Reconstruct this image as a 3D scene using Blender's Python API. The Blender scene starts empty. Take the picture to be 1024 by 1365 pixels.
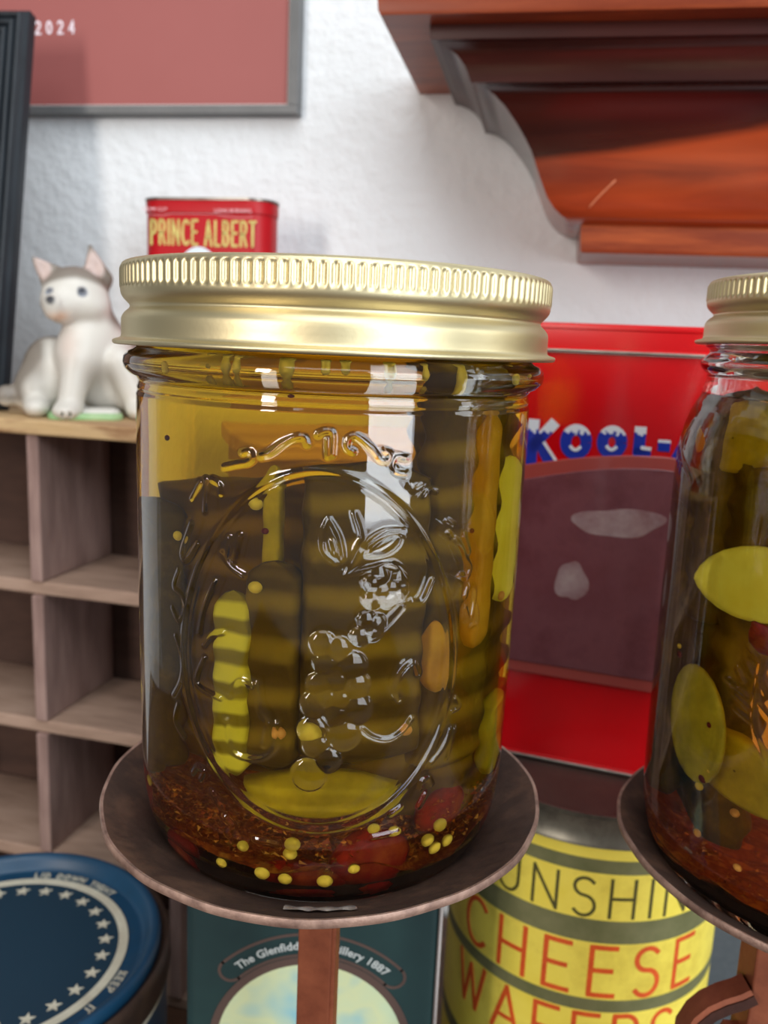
import bpy, math, random
import numpy as np
from mathutils import Vector, Matrix

S = bpy.context.scene
C = S.collection
MM = 0.001
TABLE = 335.0            # the eye is 335 mm above the counter; modelling is done in mm from the eye

# ------------------------------------------------------------------ camera
F_PX, PITCH, ROLL, W, H = 1156.0, math.radians(10.94), math.radians(2.54), 1024, 1365
_fw = np.array([0, math.cos(PITCH), -math.sin(PITCH)])
_u0 = np.array([0, math.sin(PITCH), math.cos(PITCH)])
_r0 = np.array([1.0, 0, 0])
_rt = _r0 * math.cos(ROLL) + _u0 * math.sin(ROLL)
_up = -_r0 * math.sin(ROLL) + _u0 * math.cos(ROLL)
cam_d = bpy.data.cameras.new('camera')
cam = bpy.data.objects.new('camera', cam_d); C.objects.link(cam)
cam_d.sensor_fit = 'HORIZONTAL'; cam_d.sensor_width = 36.0; cam_d.lens = 36.0 * F_PX / 1024
cam_d.clip_start = 0.01; cam_d.clip_end = 50
cam.matrix_world = Matrix(((_rt[0], _up[0], -_fw[0], 0), (_rt[1], _up[1], -_fw[1], 0),
                           (_rt[2], _up[2], -_fw[2], TABLE * MM), (0, 0, 0, 1)))
cam_d.dof.use_dof = True; cam_d.dof.focus_distance = 0.158
cam_d.dof.aperture_fstop = (cam_d.lens * MM) / 0.0013
S.camera = cam

# ------------------------------------------------------------------ world, lights, exposure
wd = bpy.data.worlds.new('room_light'); S.world = wd; wd.use_nodes = True
wd.node_tree.nodes['Background'].inputs[0].default_value = (0.93, 0.96, 1.0, 1)
wd.node_tree.nodes['Background'].inputs[1].default_value = 0.17
def area(name, loc, target, sx, sy, power, col):
    l = bpy.data.lights.new(name, 'AREA'); l.shape = 'RECTANGLE'; l.size = sx; l.size_y = sy
    l.energy = power; l.color = col
    o = bpy.data.objects.new(name, l); C.objects.link(o); o.location = loc
    o.rotation_euler = (Vector(target) - Vector(loc)).to_track_quat('-Z', 'Y').to_euler()
    return o
area('window_light', (0.98, -1.22, 0.90), (0, 0.25, 0.30), 0.85, 0.95, 20, (0.86, 0.95, 1.0))
area('low_window_light', (1.0, -1.25, 0.16), (0, 0.25, 0.30), 0.80, 0.50, 8.0, (0.88, 0.93, 1.0))
area('side_window_light', (1.75, 0.02, 0.75), (0.1, 0.35, 0.25), 0.4, 0.9, 6, (0.92, 0.97, 1.0))
area('left_fill_light', (-0.75, -0.95, 0.55), (0.05, 0.3, 0.22), 0.20, 0.6, 10, (1.0, 0.92, 0.84))  # fill added from camera left to brighten the lower tins and cubby
area('overhead_fill_light', (0.1, -0.6, 1.65), (0, 0.2, 0.3), 1.4, 1.2, 19, (0.93, 0.97, 1.0))  # unseen fill added overhead to make up for the dim world light
S.view_settings.view_transform = 'Standard'; S.view_settings.look = 'None'
S.view_settings.gamma = 1.0; S.view_settings.use_curve_mapping = False
S.view_settings.exposure = 0.04
cy = S.cycles
cy.use_denoising = True
cy.max_bounces = 20; cy.diffuse_bounces = 4; cy.glossy_bounces = 6; cy.transmission_bounces = 18
cy.transparent_max_bounces = 16; cy.volume_bounces = 3
cy.caustics_refractive = True; cy.caustics_reflective = True
cy.blur_glossy = 0.6; cy.sample_clamp_indirect = 6.0

# ------------------------------------------------------------------ geometry helpers (mm from the eye)
def ray(px, py): return _fw + _rt * ((px - W / 2) / F_PX) - _up * ((py - H / 2) / F_PX)
def at(px, py, Y): d = ray(px, py); return d * (Y / d[1])
def atz(px, py, Z): d = ray(px, py); return d * (Z / d[2])
def on_plane(px, py, o, n): d = ray(px, py); o = np.array(o, float); n = np.array(n, float); return d * ((o @ n) / (d @ n))
def on_cyl(px, py, ax, R):
    d = ray(px, py); a = np.array(ax, float)
    A = d[0]**2 + d[1]**2; B = -2 * (d[0]*a[0] + d[1]*a[1]); K = a @ a - R*R
    D = B*B - 4*A*K
    t = -B / (2*A) if D < 0 else (-B - math.sqrt(D)) / (2*A)
    return d * t
def world(p): return Vector((p[0]*MM, p[1]*MM, (p[2] + TABLE)*MM))

class MB:
    def __init__(s): s.v = []; s.f = []; s.n = 0; s.mi = []
    def add(s, v, f, mi=0):
        v = np.asarray(v, float).reshape(-1, 3); s.v.append(v)
        for q in f: s.f.append(tuple(int(i) + s.n for i in q)); s.mi.append(mi)
        s.n += len(v)
    def box(s, c, d, rot=0.0, mi=0, taper=None):
        x, y, z = d[0]/2, d[1]/2, d[2]/2
        v = np.array([[i*x, j*y, k*z] for k in (-1, 1) for j in (-1, 1) for i in (-1, 1)])
        if taper: v[4:, :2] *= taper
        cr, sr = math.cos(rot), math.sin(rot)
        v[:, :2] = v[:, :2] @ np.array([[cr, sr], [-sr, cr]])
        s.add(v + np.array(c), [(0, 2, 3, 1), (4, 5, 7, 6), (0, 1, 5, 4), (2, 6, 7, 3), (0, 4, 6, 2), (1, 3, 7, 5)], mi)
    def grid(s, P, wu=False, wv=False, mi=0):
        nu, nv = P.shape[:2]
        iu = np.arange(nu if wu else nu-1); iv = np.arange(nv if wv else nv-1)
        I, J = np.meshgrid(iu, iv, indexing='ij'); I2 = (I+1) % nu; J2 = (J+1) % nv
        q = np.stack([I*nv+J, I2*nv+J, I2*nv+J2, I*nv+J2], -1).reshape(-1, 4)
        s.add(P.reshape(-1, 3), q.tolist(), mi)
    def lathe(s, prof, n=64, c=(0, 0, 0), fn=None, mi=0):
        prof = np.asarray(prof, float)                 # (r, z), bottom to top = outward normals
        t = np.linspace(0, 2*math.pi, n, endpoint=False)
        P = np.zeros((n, len(prof), 3))
        R = prof[None, :, 0] + np.zeros((n, 1))
        if fn is not None: R = fn(R, t[:, None], prof[None, :, 1])
        P[..., 0] = R*np.cos(t)[:, None] + c[0]; P[..., 1] = R*np.sin(t)[:, None] + c[1]
        P[..., 2] = prof[None, :, 1] + c[2]
        s.grid(P, wu=True, mi=mi)
    def tube(s, pts, r, n=10, mi=0, closed=False):
        p = np.asarray(pts, float); m = len(p); r = np.zeros(m) + r
        rings = []; up = np.array([0, 0, 1.0])
        for i in range(m):
            a = p[(i-1) % m] if (closed or i) else p[0]; b = p[(i+1) % m] if (closed or i < m-1) else p[-1]
            d = b - a; d /= np.linalg.norm(d) + 1e-9
            if abs(d @ up) > .95: up = np.array([0, 1.0, 0])
            e = np.cross(d, up); e /= np.linalg.norm(e); g = np.cross(e, d)
            t = np.linspace(0, 2*math.pi, n, endpoint=False)
            rings.append(p[i] + r[i]*(np.cos(t)[:, None]*e + np.sin(t)[:, None]*g))
        P = np.array(rings); s.grid(P, wu=closed, wv=True, mi=mi)
        if not closed:
            k = s.n - m*n
            s.f.append(tuple(k + j for j in range(n))); s.mi.append(mi)
            s.f.append(tuple(k + (m-1)*n + j for j in reversed(range(n)))); s.mi.append(mi)
    def data(s, name, mats, smooth=True):
        me = bpy.data.meshes.new(name); V = np.concatenate(s.v) * MM
        me.from_pydata(V.tolist(), [], s.f)
        for m in (mats if isinstance(mats, (list, tuple)) else [mats]): me.materials.append(m)
        if any(s.mi): me.polygons.foreach_set('material_index', s.mi)
        if smooth is not False:
            me.polygons.foreach_set('use_smooth', [True]*len(me.polygons))
            if smooth is not True: me.set_sharp_from_angle(angle=math.radians(smooth))
        me.update(); return me
    def obj(s, name, mats, parent=None, smooth=True, at_=None, bevel=0):
        o = bpy.data.objects.new(name, s.data(name, mats, smooth)); C.objects.link(o)
        if parent: o.parent = parent
        if at_ is not None: o.location = world(at_)
        if bevel:
            b = o.modifiers.new('bevel', 'BEVEL'); b.width = bevel*MM; b.segments = 2; b.limit_method = 'ANGLE'
            b.angle_limit = math.radians(40)
        return o
def tag(o, label=None, cat=None, group=None, kind=None):
    if label: o['label'] = label
    if cat: o['category'] = cat
    if group: o['group'] = group
    if kind: o['kind'] = kind
    return o
def thing(name, label, cat, p, rz=0, group=None):
    o = bpy.data.objects.new(name, None); C.objects.link(o); o.empty_display_size = .01
    o.location = world(p); o.rotation_euler = (0, 0, rz)
    return tag(o, label, cat, group)

def smooth_line(l, n=5):
    p = np.array(l, float)
    if len(p) < 3: return p
    q = [p[0]]
    for i in range(len(p)-1):
        a = p[max(i-1, 0)]; b_ = p[i]; c = p[i+1]; d = p[min(i+2, len(p)-1)]
        for k in range(1, n+1):
            t_ = k/n; q.append(.5*((2*b_) + (-a+c)*t_ + (2*a-5*b_+4*c-d)*t_*t_ + (-a+3*b_-3*c+d)*t_**3))
    return np.array(q)
def spline_prof(pts, n=4): return [tuple(p) for p in smooth_line(pts, n)]

# ------------------------------------------------------------------ materials
def mat(name, col, rough=.5, metal=0, spec=.5, coat=0, var=None, scale=40, detail=6, bump=0, bscale=200, stretch=None,
        rvar=0, ramp=(.35, .65), subs=0, thick=None):
    m = bpy.data.materials.new(name); m.use_nodes = True; n = m.node_tree.nodes; l = m.node_tree.links
    b = n['Principled BSDF']; b.inputs['Base Color'].default_value = (*col, 1)
    b.inputs['Roughness'].default_value = rough; b.inputs['Metallic'].default_value = metal
    b.inputs['Specular IOR Level'].default_value = spec; b.inputs['Coat Weight'].default_value = coat
    b.inputs['Coat Roughness'].default_value = .08
    if subs: b.inputs['Subsurface Weight'].default_value = subs; b.inputs['Subsurface Scale'].default_value = .004; b.inputs['Subsurface Radius'].default_value = (1, .8, .4)
    tc = n.new('ShaderNodeTexCoord'); mp = n.new('ShaderNodeMapping'); l.new(tc.outputs['Object'], mp.inputs[0])
    if stretch: mp.inputs['Scale'].default_value = stretch
    if var is not None:
        tx = n.new('ShaderNodeTexNoise'); tx.inputs['Scale'].default_value = scale; tx.inputs['Detail'].default_value = detail
        tx.inputs['Roughness'].default_value = .65
        l.new(mp.outputs[0], tx.inputs[0])
        r = n.new('ShaderNodeValToRGB'); l.new(tx.outputs[0], r.inputs[0])
        r.color_ramp.elements[0].position = ramp[0]; r.color_ramp.elements[1].position = ramp[1]
        r.color_ramp.elements[0].color = (*col, 1); r.color_ramp.elements[1].color = (*var[0], 1)
        if len(var) > 1:
            e = r.color_ramp.elements.new((ramp[0]+ramp[1])/2); e.color = (*var[1], 1)
        l.new(r.outputs[0], b.inputs['Base Color'])
        if rvar:
            mr = n.new('ShaderNodeMapRange'); l.new(tx.outputs[0], mr.inputs[0])
            mr.inputs[3].default_value = rough - rvar; mr.inputs[4].default_value = rough + rvar
            l.new(mr.outputs[0], b.inputs['Roughness'])
    if bump:
        t2 = n.new('ShaderNodeTexNoise'); t2.inputs['Scale'].default_value = bscale; t2.inputs['Detail'].default_value = 4
        l.new(mp.outputs[0], t2.inputs[0])
        bp = n.new('ShaderNodeBump'); bp.inputs['Strength'].default_value = 1; bp.inputs['Distance'].default_value = bump*MM
        l.new(t2.outputs[0], bp.inputs['Height']); l.new(bp.outputs[0], b.inputs['Normal'])
    return m
def srgb(r, g, b):
    f = lambda c: (c/255/12.92) if c/255 <= .04045 else ((c/255+.055)/1.055)**2.4
    return (f(r), f(g), f(b))

M = {}
M['wall'] = mat('painted_plaster', srgb(226, 228, 230), .7, bump=1.5, bscale=130, var=[srgb(219, 221, 223)], scale=8)
M['gold'] = mat('satin_gold_metal', (.66, .57, .35), .44, 1, bump=.02, bscale=900)
M['rust'] = mat('rusted_iron', srgb(44, 30, 24), .7, .0, spec=.3, var=[srgb(98, 70, 54), srgb(64, 45, 36)], scale=38, detail=10, bump=.35, bscale=260, rvar=.12)
M['rustrim'] = mat('worn_iron_edge', srgb(110, 84, 74), .5, .3, var=[srgb(170, 138, 122)], scale=160, detail=8, bump=.3, bscale=400)
M['copper'] = mat('copper_brown_bar', srgb(122, 64, 44), .45, .45, var=[srgb(158, 90, 62)], scale=60, bump=.12, bscale=300)
M['darkiron'] = mat('dark_brown_iron', srgb(58, 34, 28), .5, .4, var=[srgb(84, 50, 40)], scale=60, bump=.1, bscale=300)
def glass(name, col=(.97, .985, .975), rough=0.0):
    m = bpy.data.materials.new(name); m.use_nodes = True; n = m.node_tree.nodes; l = m.node_tree.links
    b = n['Principled BSDF']; b.inputs['Base Color'].default_value = (*col, 1); b.inputs['Transmission Weight'].default_value = 1
    b.inputs['Roughness'].default_value = rough; b.inputs['IOR'].default_value = 1.5
    return m
M['glass'] = glass('clear_jar_glass')
def brine(name, col, dens, sc, scol):
    m = bpy.data.materials.new(name); m.use_nodes = True; n = m.node_tree.nodes; l = m.node_tree.links
    b = n['Principled BSDF']; b.inputs['Base Color'].default_value = (1, 1, 1, 1); b.inputs['Transmission Weight'].default_value = 1
    b.inputs['Roughness'].default_value = 0; b.inputs['IOR'].default_value = 1.34
    a = n.new('ShaderNodeVolumeAbsorption'); a.inputs[0].default_value = (*col, 1); a.inputs[1].default_value = dens
    out = n['Material Output']
    if sc:
        s = n.new('ShaderNodeVolumeScatter'); s.inputs[0].default_value = (*scol, 1); s.inputs[1].default_value = sc; s.inputs['Anisotropy'].default_value = .5
        ad = n.new('ShaderNodeAddShader'); l.new(a.outputs[0], ad.inputs[0]); l.new(s.outputs[0], ad.inputs[1]); l.new(ad.outputs[0], out.inputs['Volume'])
    else: l.new(a.outputs[0], out.inputs['Volume'])
    return m
M['brine'] = brine('turmeric_brine', (.998, .87, .0), 64, 3.5, (1, .70, .03))
M['brine_b'] = brine('olive_brine', (.97, .80, .0), 90, 5, (1, .66, .06))
M['pickle'] = mat('pickle_flesh', srgb(206, 180, 44), .5, spec=.06, var=[srgb(160, 142, 36)], scale=90, bump=.2, bscale=400)
M['pickle_bright'] = mat('bright_pickle_flesh', srgb(252, 234, 84), .5, spec=.06, var=[srgb(240, 214, 60)], scale=90, bump=.15, bscale=400)
M['pickle_dark'] = mat('dark_pickle_skin', srgb(96, 76, 24), .5, spec=.05, var=[srgb(124, 98, 30), srgb(78, 62, 22)], scale=60, bump=.25, bscale=300)
def ridged(name, ca, cb, pitch, lo=.35, hi=.75):  # colour bands paint the shading of ridge crests and grooves
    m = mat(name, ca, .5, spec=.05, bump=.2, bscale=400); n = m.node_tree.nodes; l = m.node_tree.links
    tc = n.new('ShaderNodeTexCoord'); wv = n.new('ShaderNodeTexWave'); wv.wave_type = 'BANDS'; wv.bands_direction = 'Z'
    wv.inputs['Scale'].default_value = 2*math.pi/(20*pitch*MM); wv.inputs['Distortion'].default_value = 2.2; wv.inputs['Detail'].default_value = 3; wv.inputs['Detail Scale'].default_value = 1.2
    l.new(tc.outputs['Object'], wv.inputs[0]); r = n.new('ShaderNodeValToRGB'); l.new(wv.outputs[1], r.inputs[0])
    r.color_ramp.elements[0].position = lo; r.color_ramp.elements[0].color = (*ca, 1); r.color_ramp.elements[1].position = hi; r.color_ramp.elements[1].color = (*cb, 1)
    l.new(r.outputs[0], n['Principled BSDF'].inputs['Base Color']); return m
M['pickle_strip'] = ridged('ridge_shaded_pickle_flesh', srgb(150, 128, 30), srgb(226, 206, 60), 6.2)
M['pickle_ridged'] = ridged('ridge_shaded_pickle_skin', srgb(92, 68, 18), srgb(132, 104, 28), 9.0, .45, 1.0)
M['pickle_orange'] = mat('amber_pickle_flesh', srgb(206, 150, 34), .5, spec=.06, var=[srgb(180, 120, 26)], scale=80, bump=.15, bscale=300)
M['pepper'] = mat('red_pepper_skin', srgb(176, 40, 22), .5, spec=.08, var=[srgb(150, 60, 24), srgb(130, 20, 14)], scale=120)
M['seed'] = mat('mustard_seed', srgb(246, 214, 72), .5, spec=.1, var=[srgb(232, 190, 60)], scale=300)
M['seed_orange'] = mat('orange_mustard_seed', srgb(232, 160, 70), .5, spec=.1)
M['flake'] = mat('dark_red_flake', srgb(110, 30, 20), .5, spec=.1)
M['sediment'] = mat('spice_sediment', srgb(182, 92, 28), .7, spec=.05, var=[srgb(206, 124, 40), srgb(140, 52, 18)], scale=250, detail=2)

# ------------------------------------------------------------------ lettering
def arc(cx, cy, rx, ry, a0, a1, n=14):
    t = np.radians(np.linspace(a0, a1, n)); return [(cx + rx*math.cos(a), cy + ry*math.sin(a)) for a in t]
G = {  # single-stroke capitals in a unit box, x 0..w, y 0..1
 'S': (.62, [arc(.31, .75, .27, .23, 35, 270) + arc(.31, .25, .29, .27, 90, -145)]),
 'U': (.7, [[(.02, 1), (.02, .33)] + arc(.33, .33, .31, .33, 180, 360) + [(.64, 1)]]),
 'N': (.72, [[(.02, 0), (.02, 1), (.68, 0), (.68, 1)]]),
 'H': (.7, [[(.02, 0), (.02, 1)], [(.66, 0), (.66, 1)], [(.02, .5), (.66, .5)]]),
 'I': (.12, [[(.06, 0), (.06, 1)]]),
 'E': (.58, [[(.56, 1), (.03, 1), (.03, 0), (.56, 0)], [(.03, .52), (.48, .52)]]),
 'C': (.72, [arc(.42, .5, .4, .5, 48, 312, 22)]),
 'W': (.95, [[(0, 1), (.25, 0), (.47, .9), (.7, 0), (.95, 1)]]),
 'A': (.72, [[(0, 0), (.35, 1), (.7, 0)], [(.13, .34), (.57, .34)]]),
 'F': (.56, [[(.54, 1), (.03, 1), (.03, 0)], [(.03, .52), (.46, .52)]]),
 'R': (.62, [[(.03, 0), (.03, 1), (.3, 1)] + arc(.3, .74, .27, .26, 90, -90) + [(.03, .48)], [(.3, .48), (.6, 0)]]),
 'K': (.66, [[(.03, 0), (.03, 1)], [(.62, 1), (.05, .42)], [(.22, .58), (.64, 0)]]),
 'O': (.8, [arc(.4, .5, .38, .46, 0, 360, 30)]),
 'L': (.52, [[(.03, 1), (.03, 0), (.5, 0)]]),
 'P': (.6, [[(.03, 0), (.03, 1), (.3, 1)] + arc(.3, .73, .27, .27, 90, -90) + [(.03, .46)]]),
 'B': (.6, [[(.03, 0), (.03, 1), (.28, 1)] + arc(.28, .76, .24, .24, 90, -90) + [(.03, .52)], [(.28, .52)] + arc(.28, .26, .28, .26, 90, -90) + [(.03, 0)]]),
 'T': (.6, [[(0, 1), (.6, 1)], [(.3, 1), (.3, 0)]]),
 'D': (.66, [[(.03, 0), (.03, 1), (.2, 1)] + arc(.2, .5, .43, .5, 90, -90) + [(.03, 0)]]),
 'G': (.76, [arc(.42, .5, .4, .5, 48, 330, 22) + [(.76, .45), (.5, .45)]]),
 '-': (.4, [[(.05, .45), (.36, .45)]]), ' ': (.4, []),
 '2': (.56, [arc(.28, .74, .25, .26, 160, -20) + [(.03, 0), (.55, 0)]]),
 '0': (.58, [arc(.29, .5, .25, .48, 0, 360, 24)]),
 '4': (.6, [[(.44, 0), (.44, 1), (.03, .3), (.58, .3)]]),
}
def strokes(text, h, wf=1.0, gap=.2):
    out = []; x = 0
    for ch in text:
        w, ls = G[ch]
        for l in ls: out.append([((x + a*wf)*h, b*h) for a, b in l])
        x += w*wf + gap
    return out, (x - gap)*h
def ribbons(mb, lines, w, fn, t=.12, step=.6, mi=0, mif=None):
    for l in lines:
        p = np.array(l, float)
        q = [p[0]]
        for a, b in zip(p[:-1], p[1:]):
            k = max(1, int(np.hypot(*(b-a))/step))
            for i in range(1, k+1): q.append(a + (b-a)*i/k)
        q = np.array(q)
        d0 = q[1]-q[0]; q[0] -= d0/np.hypot(*d0)*w*.45*(0 if np.allclose(p[0], p[-1]) else 1)
        d1 = q[-1]-q[-2]; q[-1] += d1/np.hypot(*d1)*w*.45*(0 if np.allclose(p[0], p[-1]) else 1)
        # split at corners so the ribbon keeps its width
        segs = []; cur = [q[0]]
        for i in range(1, len(q)):
            cur.append(q[i])
            if i < len(q)-1:
                a = q[i]-q[i-1]; b = q[i+1]-q[i]
                if (a@b)/(np.hypot(*a)*np.hypot(*b)+1e-9) < .75: segs.append(cur); cur = [q[i] - b/np.hypot(*b)*w*.45]
        segs.append(cur)
        for sg in segs:
            g = np.array(sg)
            if len(g) < 2: continue
            tg = np.gradient(g, axis=0); tg /= np.hypot(tg[:, 0], tg[:, 1])[:, None] + 1e-9
            nr = np.stack([-tg[:, 1], tg[:, 0]], -1)*w/2
            cols = 4 if mif else 1
            rows = []
            for k in range(cols+1): rows.append(g + nr*(1 - 2*k/cols))
            R = np.array(rows)                                    # cols+1, n, 2
            top = np.array([[fn(u, v, t) for u, v in rr] for rr in R])
            n = len(g); base = mb.n
            fs = []
            mb.v.append(top.reshape(-1, 3)); mb.n += top.shape[0]*n
            for k in range(cols):
                for i in range(n-1):
                    mb.f.append((base+k*n+i, base+(k+1)*n+i, base+(k+1)*n+i+1, base+k*n+i+1))
                    c = (R[k, i]+R[k+1, i+1])/2
                    mb.mi.append(mif(c[0], c[1]) if mif else mi)
            for rr, s in ((R[0], 1), (R[-1], -1)):               # side skirts down to the surface
                P = np.array([[fn(u, v, t) for u, v in rr], [fn(u, v, -.05) for u, v in rr]]); mb.grid(P, mi=mi)
def letters(par, txt, hgt, wf, gap, w_, fn, m, t=.15, step=.5, label=''):
    """every capital is a part of its own"""
    x = 0
    for ch in txt:
        wd_, ls_ = G[ch]
        if ls_:
            b_ = MB(); ribbons(b_, [[((x + a*wf)*hgt, c*hgt) for a, c in l_] for l_ in ls_], w_, fn, t, step)
            b_.obj('letter', m, par, smooth=False)['label'] = (label + ' letter ' + ch).strip()
        x += wd_*wf + gap
    return (x-gap)*hgt
def font_mesh(mb, text, size, fn, extrude=.08, align='CENTER', spacing=1.0, shear=0, sub=0, mi=0, bold=0):
    cu = bpy.data.curves.new('t', 'FONT'); cu.body = text; cu.size = size; cu.align_x = align; cu.space_character = spacing
    cu.shear = shear; cu.resolution_u = 3; cu.offset = bold
    o = bpy.data.objects.new('t', cu); C.objects.link(o)
    dg = bpy.context.evaluated_depsgraph_get(); me = o.evaluated_get(dg).to_mesh()
    V = [fn(v.co.x, v.co.y, extrude) for v in me.vertices]; F = [tuple(p.vertices) for p in me.polygons]
    if V: mb.add(V, F, mi)
    o.evaluated_get(dg).to_mesh_clear(); bpy.data.objects.remove(o); bpy.data.curves.remove(cu)

# ================================================================== SETTING: wall and counter
WY = math.radians(10.0)
e1 = np.array([math.cos(WY), -math.sin(WY), 0]); en = np.array([math.sin(WY), math.cos(WY), 0])   # along the wall, into the wall
WALL0 = np.array([0, 482.0, 0])
wb = MB()
wb.box((0, 30, 335), (2400, 60, 1400), 0)
w = wb.obj('wall_back', M['wall'], smooth=False)
w.location = world(WALL0 + np.array([0, 0, -TABLE])); w.rotation_euler = (0, 0, -WY)
tag(w, 'white textured plaster wall behind everything', None, None, 'structure')

M['counter'] = mat('dark_counter_wood', srgb(70, 48, 36), .5, var=[srgb(96, 66, 48)], scale=12, stretch=(1, 8, 1))
tb = MB(); tb.box((0, 0, -15), (1300, 560, 30), 0)
t = tb.obj('wooden_counter', M['counter'], smooth=False, bevel=2)
t.location = world(np.array([0, 190, -TABLE])); t.rotation_euler = (0, 0, -WY)
tag(t, 'dark wooden counter that carries the tins and the jar stands', 'counter')

M['floor'] = mat('dark_floor_boards', srgb(96, 74, 58), .5, var=[srgb(120, 94, 74)], scale=4, stretch=(1, 8, 1))
b = MB(); b.box((0, 0, 0), (4200, 3400, 20)); o = b.obj('floor', M['floor'], smooth=False); o.location = (0, -1.0, -.85); tag(o, 'unseen brown wooden floor that blocks light from below', None, None, 'structure')  # out-of-view floor added to keep world light from coming up from below

# ================================================================== CUBBY
CY = math.radians(13.6)
def frame2(o, yaw):
    a = np.array([math.cos(yaw), -math.sin(yaw), 0]); b = np.array([math.sin(yaw), math.cos(yaw), 0]); o = np.array(o, float)
    return lambda u, v, z: o + a*u + b*v + np.array([0, 0, z])
M['oldwood'] = mat('weathered_grey_wood', srgb(172, 144, 126), .8, var=[srgb(136, 110, 94), srgb(158, 130, 112)], scale=16, detail=10, stretch=(1, 6, 6), bump=.3, bscale=90)
M['oldwood_v'] = mat('weathered_upright_wood', srgb(164, 136, 126), .8, var=[srgb(126, 100, 92), srgb(148, 120, 112)], scale=16, detail=10, stretch=(6, 6, 1), bump=.3, bscale=90)
M['ochrewood'] = mat('worn_ochre_wood', srgb(190, 156, 106), .75, var=[srgb(150, 112, 76), srgb(196, 164, 120)], scale=22, detail=10, stretch=(1, 5, 5), bump=.35, bscale=110)
M['darkwood_back'] = mat('dark_back_board', srgb(66, 46, 38), .85, var=[srgb(84, 60, 50)], scale=20, stretch=(1, 1, 4))
cub = thing('cubby_shelf', 'weathered grey wooden pigeonhole shelf with an ochre top board, under the dog figurine', 'shelf', (-164, 399, -TABLE), -CY)
def lbox(nm, m, c, d, bev=.6, label=None, par=cub):
    b = MB(); b.box((0, 0, 0), d); o = b.obj(nm, m, par, smooth=False, bevel=bev); o.location = Vector(c)*MM
    if label: o['label'] = label
    return o
DEP = 66
zt = TABLE - 41.0
lbox('top_board', M['ochrewood'], (28, DEP/2-1, zt-3.4), (246, DEP+4, 6.8), 1.0, 'ochre yellow top board')
lbox('back_board', M['darkwood_back'], (28, DEP-1.5, zt/2-4), (238, 3, zt-8), .2, 'dark brown back board')
shelf_z = [zt-84.4+6.8/2-3.3+0.0, ]
for k in range(1, 5):
    z = (TABLE - 118.5 - 3.4) - (k-1)*71.0
    if k == 4: z = 3.5
    lbox('shelf_board', M['oldwood'], (28, DEP/2 - 1.5, z), (238, DEP-5, 6.8), 1.2)
xs = [-88, 0, 72, 144]
for i, x in enumerate(xs):
    zz = [zt-6.8] + [(TABLE-118.5) - k*71.0 for k in range(3)] + [7]
    if i in (0, len(xs)-1):
        lbox('side_board', M['oldwood_v'], (x, DEP/2-2, (zt-6.8)/2), (6.5, DEP-1, zt-7)); continue
    for k in range(4):
        top = zz[k] - (0 if k == 0 else 6.8); bot = zz[k+1]
        lbox('divider', M['oldwood_v'], (x, DEP/2-3.2, (top+bot)/2), (6.4, DEP-5, top-bot-.1), .8)

# ================================================================== WALL PICTURE with 2024
M['frame_grey'] = mat('dark_grey_frame', srgb(92, 92, 92), .45, var=[srgb(104, 104, 104)], scale=30)
M['mauve'] = mat('mauve_red_print', srgb(156, 86, 82), .6, var=[srgb(150, 80, 76)], scale=4)
M['pale_line'] = mat('pale_bevel_line', srgb(196, 186, 182), .5)
M['white_ink'] = mat('white_ink', srgb(240, 228, 236), .5)
org = WALL0 - en*9
def wallpt(px, py, off=9): return on_plane(px, py, WALL0 - en*off, en)
def uw(p): d = p - WALL0; return d @ e1, p[2]
u1, z1 = uw(wallpt(396, 151)); u0 = u1 - 330; z0 = z1; ztop = z1 + 240
pic = thing('framed_print', 'mauve red print in a thin dark grey frame hung on the wall', 'picture', WALL0 + e1*u1 + np.array([0, 0, z1]), -WY)
def pbox(nm, m, x0, x1, y0, y1, zb, zt_, bev=.3, par=pic, label=None):
    b = MB(); b.box(((x0+x1)/2, (y0+y1)/2, (zb+zt_)/2), (x1-x0, y1-y0, zt_-zb)); o = b.obj(nm, m, par, smooth=False, bevel=bev)
    if label: o['label'] = label
    return o
pbox('frame_rail', M['frame_grey'], -330, 0, -9, 0, 0, 4.2); pbox('frame_rail', M['frame_grey'], -330, 0, -9, 0, 236, 240)
pbox('frame_stile', M['frame_grey'], -5.2, 0, -9, 0, 4.2, 236); pbox('frame_stile', M['frame_grey'], -330, -325, -9, 0, 4.2, 236)
pbox('bevel_line', M['pale_line'], -325, -5.2, -6.4, -6.0, 4.2, 5.2, 0); pbox('bevel_line', M['pale_line'], -6.2, -5.2, -6.5, -6.0, 5.2, 236, 0)
pbox('print_sheet', M['mauve'], -325, -5.2, -6, -1, 4.2, 236, 0)
a = wallpt(99, 44, 6.2); ua, za = uw(a)
_, wid = strokes('2024', 6.0, .85, .62)
letters(pic, '2024', 6.0, .85, .62, .95, lambda u, v, h: np.array([u + (ua-u1) - wid, -6.05 - h*.3, v + za - z1]), M['white_ink'], .2, label='white')

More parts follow.
